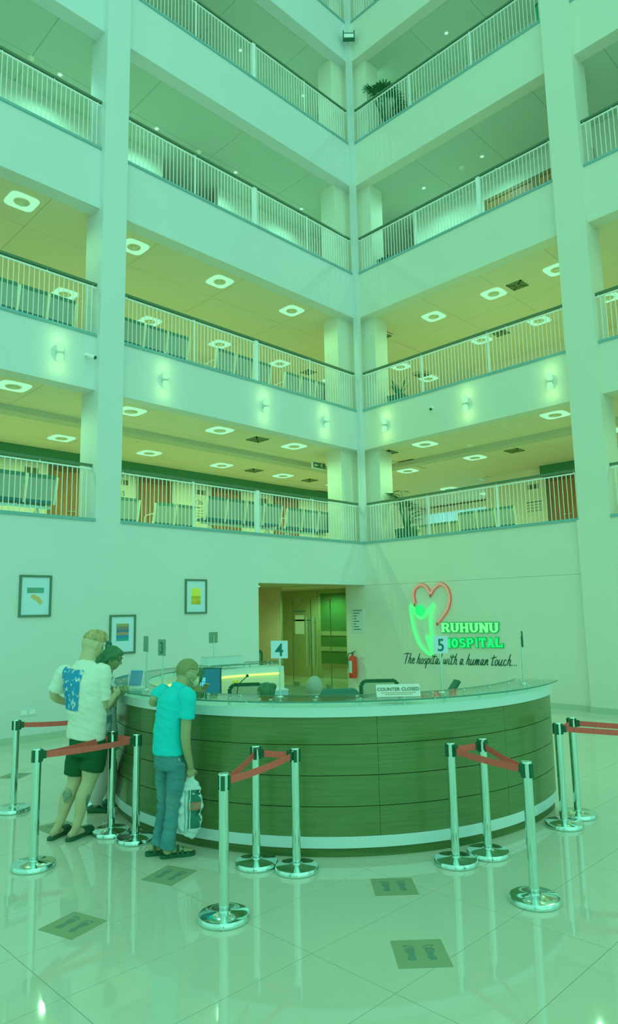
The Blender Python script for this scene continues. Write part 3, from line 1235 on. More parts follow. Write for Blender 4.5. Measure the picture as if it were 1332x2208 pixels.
# brush-script tagline, each letter drawn as strokes (x, y) with x-height 1
GL = {
    'T': ([[(-.1, 1.75), (.5, 1.95), (1.2, 1.85)], [(.65, 1.9), (.5, .9), (.35, -.1)]], 1.0),
    'h': ([[(.45, 2.0), (.25, 1.0), (.05, 0)], [(.1, .4), (.4, 1.0), (.6, .85), (.5, .2), (.62, 0), (.8, .15)]], .85),
    'e': ([[(.1, .45), (.5, .65), (.5, .95), (.25, .95), (.08, .45), (.25, .02), (.65, .25)]], .7),
    'o': ([[(.35, 1.0), (.1, .7), (.1, .2), (.3, 0), (.55, .3), (.55, .8), (.35, 1.0)]], .72),
    's': ([[(.5, .95), (.2, .9), (.2, .6), (.45, .35), (.3, .0), (.0, .05)]], .62),
    'p': ([[(.2, 1.05), (.05, .3), (-.12, -.9)], [(.15, .6), (.4, 1.0), (.6, .8), (.5, .2), (.1, .05)]], .75),
    'i': ([[(.2, 1.0), (.1, .2), (.25, 0), (.42, .15)], [(.3, 1.45), (.5, 1.6)]], .48),
    't': ([[(.35, 1.8), (.15, .5), (.2, 0), (.5, .12)], [(-.15, 1.2), (.85, 1.45)]], .62),
    'a': ([[(.55, .9), (.3, 1.0), (.08, .5), (.2, 0), (.5, .6), (.6, 1.0), (.5, .2), (.65, 0), (.82, .15)]], .88),
    'l': ([[(.4, 2.0), (.15, .6), (.15, .05), (.4, .1)]], .45),
    'w': ([[(.05, 1.0), (.08, .1), (.35, .3), (.48, .9), (.45, .1), (.75, .3), (.85, 1.05)]], 1.0),
    'u': ([[(.1, 1.0), (.05, .2), (.25, 0), (.55, .7), (.6, 1.0), (.5, .2), (.65, 0), (.82, .15)]], .88),
    'm': ([[(.1, 1.0), (.0, 0), (.3, .95), (.42, .8), (.35, 0), (.65, .95), (.78, .75), (.7, .1), (.95, .12)]], 1.05),
    'n': ([[(.1, 1.0), (.0, 0), (.35, .95), (.5, .8), (.42, .1), (.7, .15)]], .8),
    'c': ([[(.55, .85), (.3, 1.0), (.08, .5), (.2, 0), (.6, .2)]], .68),
    '.': ([[(.1, .05), (.18, .12)]], .4),
}
sc = thing('tagline_lettering', 'black brush-script tagline on the wall under the glowing sign', 'sign', (XR, 10.0, 0), -pi/2, None)
txt = 'The hospital with a human touch...'
adv = sum(.42 if c == ' ' else GL[c][1] for c in txt)
x0_, z0_ = SP(871, 1430)
x1_, z1_ = SP(1118, 1436)
k_ = (x1_-x0_)/adv
pos = 0
wd = None
for c in txt+' ':
    if c == ' ':
        if wd is not None:
            obj('word', wd, M('black_script', (22, 92, 58), .6), sc)
            wd = None
        pos += .42
        continue
    if wd is None:
        wd = nb()
    st, a_ = GL[c]
    for s in st:
        pts = [V((x0_+k_*(pos+x+.22*(y-.5)), -.004, z0_+(z1_-z0_)*pos/adv+k_*.95*y)) for x, y in s]
        P_ = smooth_pts(pts, 4) if len(pts) > 1 else pts
        tube(wd, P_, [.0085+.0035*sin(3.14*i/(len(P_)-1)) for i in range(len(P_))], 5)
    pos += a_

# ------------------------------------------------------------------ glass doors in the passage (plane x = XR)
dd = bpy.data.objects.new('door_1', None)
COL.objects.link(dd)
dd.location = (XR+.04, 12.06, 0)
dd['kind'] = 'structure'
def dbox(y0, y1, z0, z1, x0=-.006, x1=.006): return box(nb(), x0, x1, y0, y1, z0, z1)
obj('glass_panel', dbox(.03, .62, .02, 2.6), glass_door_m, dd)
obj('glass_leaf', dbox(.63, 1.36, .02, 2.36), glass_door_m, dd)
obj('glass_leaf', dbox(1.37, 2.08, .02, 2.36), glass_door_m, dd)
obj('glass_panel', dbox(.63, 2.08, 2.37, 2.6), glass_door_m, dd)
obj('glass_panel', dbox(2.09, 2.56, .02, 2.6), glass_door_m, dd)
b = box(nb(), -.03, .05, 0, .03, 0, 2.65)
box(b, -.03, .05, 2.56, 2.6, 0, 2.65)
box(b, -.03, .05, .03, 2.56, 2.6, 2.65)
obj('door_frame', b, M('pale_metal_frame', (125, 185, 120), .4), dd)
for y in (.625, 1.365, 2.085):
    obj('edge_strip', box(nb(), -.01, .01, y-.006, y+.006, .02, 2.36), M('dark_seal', (60, 125, 65), .5), dd)
for y in (1.24, 1.49):
    for x in (-.05, .05):
        b = cyl(nb(), (x, y, .55), (x, y, 1.85), .014)
        cyl(b, (0, y, .72), (x, y, .72), .008)
        cyl(b, (0, y, 1.68), (x, y, 1.68), .008)
        obj('pull_handle', b, chrome_m, dd, True)
for y, z in ((.7, 2.33), (1.85, 2.33), (.7, .04), (1.95, .04)):
    obj('patch_fitting', box(nb(), -.02, .02, y-.1, y+.12, z-.04, z+.05), brushed_m, dd)
for y0, y1, z in ((1.55, 2.05, 2.02), (1.38, 2.10, 1.77)):
    t = obj('lettering', box(nb(), -.009, -.007, y0, y1, z-.02, z+.025), ink_m, dd)
obj('notice', box(nb(), -.009, -.007, 1.62, 1.98, 1.4, 1.92), M('pale_notice', (118, 190, 130), .6), dd)

# wardrobe-like shelving and dark screen in the office behind the doors
t = thing('dark_glazed_partition', 'dark glazed partition with pale rails seen through the glass doors', 'partition', (15.2, 14.25, 0), 0, None)
dk = M('dark_glazing', (55, 132, 68), .25)
pale = M('pale_rail', (118, 182, 118), .4)
obj('dark_panel', box(nb(), 0, .05, -.85, .6, 1.42, 2.55), dk, t)
obj('dark_panel', box(nb(), 0, .05, -.85, .6, .95, 1.28), dk, t)
obj('dark_panel', box(nb(), 0, .05, -.85, .6, .45, .82), dk, t)
for z in (.82, 1.28, 2.55):
    obj('rail', box(nb(), -.02, .06, -.85, .6, z, z+.13), pale, t)
obj('upright', box(nb(), -.02, .06, .6, .7, .0, 2.68), pale, t)
obj('upright', box(nb(), -.02, .06, -1.0, -.9, .0, 2.68), pale, t)

for q in ((14.4, 14.2, 2.2), (11.6, 13.6, 2.4), (17.0, 14.5, 2.2)):  # lamps added to brighten the passage and the room behind the doors
    t = thing('added_fill_lamp', ['added lamp brightening the office just beyond the glass doors', 'added lamp brightening the passage left of the glass doors', 'added lamp brightening the deepest part of the office'][{14: 0, 11: 1, 17: 2}[int(q[0])]], 'ceiling light', (q[0], q[1], 2.69), 0, 'added lamps brightening the passage and office')
    obj('lens', cyl(nb(), (0, 0, -.02), (0, 0, 0), .06, n=16), spot_m, t)
    bulb('ceiling_lamp', t, (0, 0, -.05), 95, (.36, 1, .48))

# directory board, extinguisher
t = thing('directory_board', 'small white directory board listing departments beside the glass doors', 'sign', (XR, 12.0, 1.45), -pi/2, None)
obj('board', box(nb(), .12, .52, -.01, 0, 0, .62), M('directory_white', (120, 205, 170), .5), t)
for i in range(8):
    z = .56-i*.068
    obj('arrow', prism(nb(), [(.14, z-.012), (.165, z), (.14, z+.012)], -.012, -.01), ink_m, t)
    L_ = [.28, .2, .12, .1, .18, .08, .17, .24][i]
    obj('text_line', box(nb(), .19, .19+L_, -.012, -.01, z-.01, z+.012), ink_m, t)

t = thing('fire_extinguisher', 'red fire extinguisher with white label hung on the passage wall', 'fire extinguisher', (XR-.13, 11.78, .33), -pi/2, None)
red = M('extinguisher_red', (140, 72, 38), .35)
obj('cylinder', lathe(nb(), [(0, 0), (.095, .0), (.105, .02), (.105, .46), (.085, .52), (.03, .56), (.03, .58), (0, .58)], 24), red, t, True)
b = nb()
sector(b, (0, 0), .1055, .108, .13, .43, 185, 300, 12)
obj('label', b, M('extinguisher_label', (115, 200, 165), .5), t)
b = cyl(nb(), (0, 0, .575), (0, 0, .64), .022)
obj('valve', b, black_m, t, True)
b = nb()
bar(b, (-.02, -.0, .62), (.12, -.02, .67), .02, .015)
bar(b, (-.02, -.0, .60), (.1, -.02, .61), .02, .012)
obj('lever', b, black_m, t)
b = nb()
tube(b, smooth_pts([(-.02, 0, .61), (-.1, -.03, .6), (-.13, -.04, .48), (-.115, -.04, .3), (-.1, -.04, .2)], 5), .012, 6)
obj('hose', b, black_m, t, True)
obj('wall_hook', box(nb(), -.03, .03, .09, .12, .45, .52), darkgreen, t)

# passage chair (seen through the opening)
def office_chair(label, loc, rz, h=.98, mesh=None, frame=black_m, w_=.46):
    t = thing('office_chair', label, 'chair', loc, rz, None)
    s = w_/2
    b = nb()
    ring = [(-s, .0, h-.42), (-s, .02, h-.05), (-s+.05, .025, h), (s-.05, .025, h), (s, .02, h-.05), (s, 0, h-.42)]
    for a, c in zip(ring, ring[1:]+ring[:1]):
        bar(b, a, c, .05, .045)
    obj('back_frame', b, frame, t)
    obj('back_mesh', box(nb(), -s+.02, s-.02, .0, .012, h-.42, h-.02), mesh or M('grey_chair_mesh', (70, 150, 95), .8), t)
    b = box(nb(), -s, s, -.48, -.02, .44, .50)
    obj('seat', b, frame, t)
    b = nb()
    bar(b, (0, .04, .42), (0, .04, h-.4), .07, .02)
    obj('back_support', b, frame, t)
    obj('gas_post', cyl(nb(), (0, -.24, .1), (0, -.24, .44), .03), chrome_m, t, True)
    b = nb()
    for i in range(5):
        a = 2*pi*i/5
        bar(b, (0, -.24, .1), (.27*cos(a), -.24+.27*sin(a), .07), .05, .03)
    obj('base_star', b, frame, t)
    for i in range(5):
        a = 2*pi*i/5
        obj('castor', cyl(nb(), (.27*cos(a)-.015, -.24+.27*sin(a), .03), (.27*cos(a)+.015, -.24+.27*sin(a), .03), .03), frame, t, True)
    return t


office_chair('dark chair with a chrome strip standing inside the passage, left of the glass doors', (12.55, 14.9, 0), R(160), .95, frame=darkgreen)

# ------------------------------------------------------------------ reception counter
C = (6.13, 5.82)
A0, A1 = 63, 287
ct = thing('reception_counter', 'large round reception counter with dark wood planks and white bands', 'counter', (0, 0, 0), 0, None)
obj('plinth', sector(nb(), C, 2.2, 2.49, 0, .075, A0, A1, 90), wood_dark, ct)
obj('bottom_band', sector(nb(), C, 2.2, 2.515, .075, .165, A0, A1, 90), lam_m, ct)
obj('core', sector(nb(), C, 2.2, 2.492, .166, 1.118, A0+.05, A1-.05, 90), M('counter_core', (20, 85, 42), .7), ct)
seams = [A0, 96, 141, 186, 232, 262, A1]
for z0, z1 in ((.167, .397), (.403, .642), (.648, .892), (.898, 1.118)):
    for a0, a1 in zip(seams, seams[1:]):
        obj('wood_panel', sector(nb(), C, 2.492, 2.512, z0, z1, a0+.03, a1-.03, max(6, int((a1-a0)/2.4))), wood_m, ct)
obj('top_band', sector(nb(), C, 2.16, 2.535, 1.12, 1.20, A0, A1, 90), lam_m, ct)
obj('inner_panel', sector(nb(), C, 2.15, 2.2, 0, 1.12, A0, A1, 90), inner_m, ct)
obj('worktop', sector(nb(), C, 1.52, 2.15, .72, .76, A0+1, A1-1, 80), lam_m, ct)
obj('led_strip', sector(nb(), C, 2.125, 2.149, 1.09, 1.105, A0+2, 185, 60), led_m, ct)
obj('end_panel', box(nb(), -.0, .025, 0, .62, 0, .72), lam_m, ct)
e = ct.children[-1]
e.location = (C[0]+1.55*cos(R(A1-2)), C[1]+1.55*sin(R(A1-2)), 0)
e.rotation_euler = (0, 0, R(A1-2)-pi/2)
for i, (a0, a1) in enumerate([(63, 99), (99.3, 135), (135.3, 171), (171.3, 207), (207.3, 243), (243.3, 287)]):
    g = obj('glass_shelf', sector(nb(), C, 2.17, 2.60, 1.248, 1.259, a0, a1, 24), glass_m, ct)
    obj('glass_edge', sector(nb(), C, 2.6001, 2.603, 1.247, 1.260, a0, a1, 24), glass_edge, ct)
    obj('glass_edge', sector(nb(), C, 2.167, 2.1699, 1.247, 1.260, a0, a1, 24), glass_edge, ct)
for a in list(range(67, 286, 9)):
    for r_ in (2.27, 2.47):
        x, y = C[0]+r_*cos(R(a)), C[1]+r_*sin(R(a))
        b = cyl(nb(), (x, y, 1.2), (x, y, 1.248), .013, n=10)
        cyl(b, (x, y, 1.259), (x, y, 1.266), .018, n=10)
        obj('standoff', b, chrome_m, ct, True)
# round fitting on the end of the top band
x, y = C[0]+2.40*cos(R(A1)), C[1]+2.40*sin(R(A1))
t = thing('dome_camera', 'small dark glossy dome fixed to the right end of the counter top', 'camera', (x+.03, y-.01, 1.155), R(A1+90), None)
obj('dome', ball(nb(), (.06, -.0, 0), .045, 3), M('glossy_dark_green', (25, 110, 85), .1), t, True)
obj('mount_ring', cyl(nb(), (.0, 0, 0), (.05, 0, 0), .05, n=20), lam_m, t, True)
t.location = (x, y, 1.155)

# ------------------------------------------------------------------ numbered signs on the counter
def counter_sign(label, ang, num, ztop=1.765, r_=2.36, mat=None, rz=None):
    x, y = C[0]+r_*cos(R(ang)), C[1]+r_*sin(R(ang))
    t = thing('counter_sign', label, 'sign', (x, y, 1.26), R(ang)+pi/2 if rz is None else R(rz), 'number signs standing on the counter')
    hh = ztop-1.26
    obj('pole', cyl(nb(), (0, 0, .008), (0, 0, hh-.05), .0075, n=10), brushed_m, t, True)
    obj('foot', lathe(nb(), [(0, .01), (.03, .008), (.035, 0), (0, 0)], 20), chrome_m, t, True)
    obj('plate', box(nb(), -.078, .078, -.013, -.0085, hh-.155, hh), mat or M('pale_sign_plate', (112, 205, 178), .4), t)
    if num:
        b = text_bm(num, .155, .002, .002)
        bmesh.ops.translate(b, verts=b.verts, vec=(0, -.0145, hh-.133))
        obj('number', b, M('dark_number', (14, 108, 80), .5), t)
    return t


grey_pl = M('grey_green_plate', (68, 148, 105), .5)
counter_sign('grey sign plate on a thin pole, leftmost on the counter near the couple', 172, '', 1.79, 2.38, mat=grey_pl, rz=255)
counter_sign('grey sign reading 3 on a thin pole behind the man in turquoise', 181, '3', 1.765, 2.41, mat=grey_pl, rz=264)
counter_sign('sign plate on a thin pole at the rear of the ring, seen from behind', 90, '', 1.735, mat=grey_pl)
counter_sign('white sign reading 4 on a thin pole at the counter front', 211.8, '4', 1.75, 2.28)
counter_sign('white sign reading 5 on a thin pole in front of the glowing logo', 248.6, '5', 1.76, 2.33)
counter_sign('dark edge-on sign on a thin pole near the right end of the counter', 275, '', 1.77, 2.41, mat=darkgreen, rz=33)

# counter closed plate
p = at(876, 1494, 6.0)
t = thing('counter_closed_card', 'white folded card reading COUNTER CLOSED on the glass top', 'sign', (4.83, 3.80, 1.262), R(-44), None)
cardm = M('card_white', (128, 205, 165), .5)
b = prism(nb(), [(-.055, 0), (-.05, 0), (0, .09), (.05, 0), (.055, 0), (0, .1)], -.19, .19)
bmesh.ops.rotate(b, verts=b.verts, cent=(0, 0, 0), matrix=Matrix.Rotation(pi/2, 3, 'Z'))
obj('card', b, cardm, t)
b = text_bm('COUNTER CLOSED', .042, .001, .0004)
bmesh.ops.rotate(b, verts=b.verts, cent=(0, 0, 0), matrix=Matrix.Rotation(R(-29), 3, 'X'))
bmesh.ops.translate(b, verts=b.verts, vec=(0, -.0325, .05))
obj('lettering', b, ink_m, t)
for z, q in ((.034, .15), (.02, .12)):
    yb_ = -.055*(1-z/.1)-.001
    obj('text_line', box(nb(), -q, q, yb_-.003, yb_, z-.003, z+.003), M('pale_print', (105, 170, 110)), t)

# brochure stand at the left, by the couple
p = at(272, 1487, 7.15)
t = thing('brochure_stand', 'white brochure holder with blue-grey leaflet on the counter left end', 'brochure holder', (3.78, 6.38, 1.262), R(-58), None)
b = nb()
bar(b, (0, 0, 0), (0, .06, .19), .16, .004)
bar(b, (0, -.03, 0), (0, .06, 0.004), .16, .004)
obj('holder', b, lam_m, t)
b = nb()
bar(b, (0, -.006, .03), (0, .045, .17), .13, .002)
obj('leaflet', b, M('blue_grey_leaflet', (72, 160, 135), .5, c2=(50, 140, 160), scale=(1, 1, 8)), t)

# ------------------------------------------------------------------ monitor, microphone, trays inside the ring
def monitor(label, loc, rz, w_=.5, h=.3, logo=True, zb=.76):
    t = thing('monitor', label, 'monitor', loc, rz, None)
    z0 = .22
    obj('stand', box(nb(), -.1, .1, -.06, .1, 0, .015), black_m, t)
    obj('neck', box(nb(), -.025, .025, .015, .035, .015, z0+.1), black_m, t)
    obj('bezel', box(nb(), -w_/2, w_/2, -.02, .014, z0, z0+h), black_m, t)
    obj('screen', box(nb(), -w_/2+.012, w_/2-.012, -.023, -.02, z0+.014, z0+h-.012), M('lit_blue_screen', (18, 115, 120), emit=1.0), t)
    if logo:
        lm = M('lit_logo', (70, 205, 205), emit=1.1)
        for dx in (-.052, .004):
            for dz in (-.052, .004):
                obj('screen_logo', box(nb(), dx, dx+.048, -.026, -.0235, z0+h/2+dz, z0+h/2+dz+.048), lm, t)
        for i in range(4):
            for j in range(2):
                obj('icon', box(nb(), -w_/2+.03+j*.035, -w_/2+.052+j*.035, -.0255, -.0235, z0+h-.06-i*.045, z0+h-.035-i*.045), M('lit_icon', (95, 190, 165), emit=.8), t)
    return t


# the lit desktop screen faces the camera from the rear-left worktop
p = at(456, 1500, 8.9)
monitor('monitor with a lit blue desktop behind the man in turquoise', (5.27, 7.28, .761), R(-50), .50, .34)
p2 = at(592, 1440, 10.2)

t = thing('gooseneck_microphone', 'thin black gooseneck microphone on the reception desk', 'microphone', (5.0, 5.75, 1.0), 0, None)
ma, mb = at(533, 1457, 8.0), at(512, 1476, 8.0)
t.location = (mb.x, mb.y, .76)
b = nb()
tube(b, smooth_pts([(0, 0, 0), (0, 0, mb.z-.76-.05), (ma.x-mb.x, ma.y-mb.y, ma.z-.76)], 6), .006, 6)
obj('gooseneck', b, black_m, t, True)
obj('capsule', ball(nb(), (ma.x-mb.x, ma.y-mb.y, ma.z-.76), .018, 2), black_m, t, True)
obj('base', cyl(nb(), (0, 0, 0), (0, 0, .03), .06), black_m, t, True)

t = thing('document_tray', 'flat grey-white machine on the rear glass shelf beside the pole', 'printer', (C[0]+2.38*cos(R(86)), C[1]+2.38*sin(R(86)), 1.2665), R(-6), None)
obj('case', box(nb(), -.3, .3, -.11, .11, .0, .10), lam_m, t)
obj('lid', box(nb(), -.29, .29, -.10, .10, .1, .115), M('pale_grey_plastic', (108, 185, 150), .5), t)

t = thing('sticky_note_holder', 'small yellow tag stuck on the lit inner panel', 'note', (C[0]+2.145*cos(R(84)), C[1]+2.145*sin(R(84)), 1.0), R(-6), None)
obj('note', box(nb(), -.04, .04, -.008, 0, -.04, .04), M('yellow_note', (165, 215, 40), .6), t)

t = thing('blue_box_file', 'pale blue box on the worktop at the open end of the ring', 'box', (6.75, 7.55, .761), R(-24), None)
obj('box_body', box(nb(), -.16, .16, -.12, .12, 0, .13), M('pale_blue_card', (90, 195, 175), .5), t)
obj('lid', box(nb(), -.165, .165, -.125, .125, .13, .15), lam_m, t)
t = thing('card_terminal', 'small dark card terminal tilted on a stand near sign 5', 'card terminal', (5.98, 4.02, .761), R(-100), None)
b = nb()
bar(b, (0, .03, 0), (0, .0, .42), .05, .03)
obj('stand', b, brushed_m, t)
b = nb()
bar(b, (0, -.01, .42), (.02, .07, .52), .09, .035)
obj('terminal_body', b, M('charcoal_plastic', (22, 104, 64)), t)
t = thing('paper_stack', 'loose white papers on the worktop under the glass', 'papers', (4.7, 4.9, .761), R(20), None)
for i in range(3):
    obj('sheet', box(nb(), -.15+i*.03, .06+i*.03, -.1+i*.02, .2+i*.02, i*.002, i*.002+.0015), lam_m, t)
t = thing('keyboard', 'dark keyboard on the worktop behind the glass front', 'keyboard', (5.1, 4.45, .761), R(-45), None)
obj('keyboard_body', box(nb(), -.22, .22, -.07, .07, 0, .02), black_m, t)
obj('key_block', box(nb(), -.21, .21, -.06, .06, .02, .026), darkgreen, t)

office_chair('black office chair with pale mesh back, in front of the right wall', (7.3, 6.05, 0), R(-45), 1.06, mesh=M('pale_mesh', (100, 175, 120), .8), w_=.5)
office_chair('blue-green office chair with a low padded back beside the mesh chair', (6.68, 6.22, 0), R(-40), .98, frame=M('blue_green_vinyl', (38, 125, 90), .5), mesh=M('blue_green_vinyl', (38, 125, 90), .5), w_=.5)
office_chair('black office chair with open frame back beside the microphone', (6.0, 7.28, 0), R(-40), 1.05, mesh=M('pale_mesh', (100, 175, 120), .8), w_=.45)

# ------------------------------------------------------------------ floor marker mats
mat_m = M('brown_floor_sticker', (82, 150, 95), .5)
foot_m = M('footprint_ink', (58, 130, 92), .5)


def foot_poly(s):
    pts = [(.0, -.085), (.022, -.078), (.028, -.05), (.024, -.01), (.032, .03), (.034, .055), (.018, .068), (-.008, .066), (-.026, .055), (-.028, .03), (-.012, 0), (-.012, -.03), (-.024, -.055), (-.02, -.078)]
    return [(s*x, y) for x, y in pts]


for (x, y, a, sx, sy, l) in [(3.175, 4.80, 19, .165, .145, 'just behind the man in turquoise'), (2.26, 4.535, 16, .15, .155, 'nearest the lower left of the floor'),
                             (4.166, 3.38, 47, .155, .155, 'close to the counter front'), (3.495, 2.654, 47, .165, .155, 'nearest the camera, between the front posts'),
                             (3.72, 9.16, -53, .15, .15, 'far left by the wall behind a post'), (3.13, 6.66, 5, .16, .16, 'half hidden behind the bare-legged man')]:
    t = thing('floor_marker', 'brown square floor sticker with two footprints, ' + l, 'floor sticker', (x, y, .0005), R(a-90), 'footprint stickers on the floor')
    obj('sticker', box(nb(), -sy, sy, -sx, sx, 0, .0015), mat_m, t)
    for s in (-1, 1):
        b = nb()
        pl = foot_poly(-s)
        c_ = .062*s
        for q, zz in ((0, .0015), (1, .0022)):
            pass
        bot = [b.verts.new((c_+px, py, .0015)) for px, py in pl]
        top = [b.verts.new((c_+px, py, .0024)) for px, py in pl]
        b.faces.new(top)
        for i in range(len(pl)):
            j = (i+1) % len(pl)
            b.faces.new((bot[i], bot[j], top[j], top[i]))
        for i, (tx, ty, tr) in enumerate([(-.022, .088, .012), (-.004, .094, .008), (.011, .09, .007), (.023, .083, .006), (.033, .073, .0055)]):
            lathe(b, [(tr, 0), (tr, .0009), (0, .0009)], 10, (c_-s*tx*-1*-1, ty, .0015))
        obj('footprint', b, foot_m, t)


# ------------------------------------------------------------------ queue posts
def post(label, x, y, rz=0):
    t = thing('queue_post', label, 'barrier post', (x, y, 0), rz, 'steel queue barrier posts')
    obj('base', lathe(nb(), [(0, 0), (.166, 0), (.172, .006), (.172, .032), (.166, .04), (.05, .052), (.042, .06), (0, .06)], 56), chrome_m, t, True)
    obj('pole', lathe(nb(), [(.034, .055), (.034, .84)], 32), chrome_m, t, True)
    b = lathe(nb(), [(.034, .835), (.0355, .835), (.0355, .918), (.034, .918)], 32)
    obj('head_sleeve', b, chrome_m, t, True)
    obj('cap', lathe(nb(), [(0, .928), (.036, .926), (.038, .921), (.038, .915), (0, .915)], 32), chrome_m, t, True)
    for q in range(4):
        bb = box(nb(), -.014, .014, .0345, .047, .82, .913)
        bmesh.ops.rotate(bb, verts=bb.verts, cent=(0, 0, 0), matrix=Matrix.Rotation(q*pi/2, 3, 'Z'))
        obj('belt_clip', bb, black_m, t)
    return t


def belt(t, a, b_, z=.868, sag=.012, off=.046):
    a, b_ = V((*a, z)), V((*b_, z))
    d = (b_-a)
    L = d.length
    d.normalize()
    a, b_ = a+d*off, b_-d*off
    n = 10
    s = d.cross(V((0, 0, 1)))*.0012
    bm = nb()
    pr = None
    for i in range(n+1):
        f = i/n
        c = a.lerp(b_, f)-V((0, 0, sag*4*f*(1-f)*L))
        q = [bm.verts.new(c+e+V((0, 0, h))) for e, h in ((s, -.025), (s, .025), (-s, .025), (-s, -.025))]
        if pr:
            for k in range(4):
                bm.faces.new((pr[k], pr[(k+1) % 4], q[(k+1) % 4], q[k]))
        else:
            bm.faces.new(q)
        pr = q
    bm.faces.new(pr[::-1])
    rz = t.rotation_euler[2]
    bmesh.ops.translate(bm, verts=bm.verts, vec=-V(t.location))
    bmesh.ops.rotate(bm, verts=bm.verts, cent=(0, 0, 0), matrix=Matrix.Rotation(-rz, 3, 'Z'))
    obj('belt', bm, belt_m, t)
    # black belt end
    for p, sgn in ((a, 1), (b_, -1)):
        e = nb()
        bar(e, p-d*sgn*.012, p+d*sgn*.028, .012, .062)
        bmesh.ops.translate(e, verts=e.verts, vec=-V(t.location))
        bmesh.ops.rotate(e, verts=e.verts, cent=(0, 0, 0), matrix=Matrix.Rotation(-rz, 3, 'Z'))
        obj('belt_end', e, black_m, t)


PP = dict(A=(3.06, 7.55), B=(2.52, 5.77), C=(3.82, 7.13), D=(3.375, 6.08), E=(3.43, 5.735), F=(2.985, 3.87), G=(3.765, 4.455), H=(3.905, 4.135),
          I=(4.86, 3.305), J=(5.196, 3.215), K=(4.61, 2.505), L=(6.32, 3.09), N=(6.70, 3.13))
PL_ = dict(A='chrome queue post farthest left, near the left wall', B='chrome queue post in the left foreground, left of the bare-legged man', C='chrome queue post behind the legs of the bare-legged man',
           D='chrome queue post beside the counter, left of the man in turquoise', E='chrome queue post directly left of the man in turquoise', F='chrome queue post standing alone nearest the camera, left of centre',
           G='chrome queue post against the counter, left one of the pair behind sign 4', H='chrome queue post against the counter, right one of the pair left of centre', I='chrome queue post against the counter, left one of the right-hand pair',
           J='chrome queue post against the counter, right one of the right-hand pair', K='chrome queue post standing alone in the right foreground', L='chrome queue post at the right end of the counter, front one', N='chrome queue post at the right end of the counter, rear one')
PO = {}
for k in PP:
    a = math.atan2(C[1]-PP[k][1], C[0]-PP[k][0])
    PO[k] = post(PL_[k], PP[k][0], PP[k][1], a-pi/2+.2)
for a, b_ in ('AC', 'BD', 'BE', 'DE', 'FG', 'FH', 'GH', 'IK', 'JK', 'IJ', 'LN'):
    belt(PO[a], PP[a], PP[b_])
belt(PO['L'], PP['L'], (7.35, 1.0))
belt(PO['N'], PP['N'], (7.62, 1.12))
PP['O'], PP['Q'] = (7.35, 1.0), (7.62, 1.30)
post('chrome queue post outside the right edge of the frame', 7.35, 1.0)


# ------------------------------------------------------------------ people
def remesh(bm, voxel, smooth=2, disp=0, dscale=9, seed=0, folds=0):
    me = bpy.data.meshes.new('r')
    bmesh.ops.recalc_face_normals(bm, faces=bm.faces)
    bm.to_mesh(me)
    bm.free()
    o = bpy.data.objects.new('r', me)
    COL.objects.link(o)
    m = o.modifiers.new('m', 'REMESH')
    m.mode = 'VOXEL'
    m.voxel_size = voxel
    s = o.modifiers.new('s', 'SMOOTH')
    s.iterations = smooth
    s.factor = .5
    dg = bpy.context.evaluated_depsgraph_get()
    me2 = bpy.data.meshes.new_from_object(o.evaluated_get(dg))
    out = nb()
    out.from_mesh(me2)
    bpy.data.objects.remove(o)
    bpy.data.meshes.remove(me)
    bpy.data.meshes.remove(me2)
    if disp:
        out.normal_update()
        for v in out.verts:
            c = v.co
            f = noise.noise(V((c.x*dscale, c.y*dscale, c.z*dscale*1.7+seed))) + .5*noise.noise(V((c.x*dscale*2.3, c.y*dscale*2.3, c.z*dscale*3+seed)))
            if folds:
                a = c.z*1.6+(c.x-c.y)*.55
                q = noise.noise(V((c.x*4+seed, c.y*4, a*9)))
                q2 = noise.noise(V((c.x*7, c.y*7+seed, a*17)))
                f += folds*((1-abs(q))**5-.35)+.5*folds*((1-abs(q2))**5-.35)
            v.co = c + v.normal*disp*f
    return out


def loft(bm, rings, n=20, caps=True):
    """rings: (centre, half width, half depth, lateral dir)"""
    R_ = []
    for i, (c, rx, ry, s) in enumerate(rings):
        c = V(c)
        a = V(rings[max(0, i-1)][0])
        e = V(rings[min(len(rings)-1, i+1)][0])
        t = (e-a).normalized()
        s = V(s)
        s = (s-t*s.dot(t)).normalized()
        q = t.cross(s)
        R_.append([bm.verts.new(c+s*rx*cos(2*pi*k/n)+q*ry*sin(2*pi*k/n)) for k in range(n)])
    for a, b_ in zip(R_, R_[1:]):
        for k in range(n):
            bm.faces.new((a[k], a[(k+1) % n], b_[(k+1) % n], b_[k]))
    if caps:
        bm.faces.new(R_[0][::-1])
        bm.faces.new(R_[-1])
    return bm


def limb(bm, pts, rad, n=12):
    p = smooth_pts(pts, 4)
    N = len(p)
    rr = []
    for i in range(N):
        f = i/(N-1)*(len(rad)-1)
        k = min(int(f), len(rad)-2)
        rr.append(rad[k]+(rad[k+1]-rad[k])*(f-k))
    return tube(bm, p, rr, n)


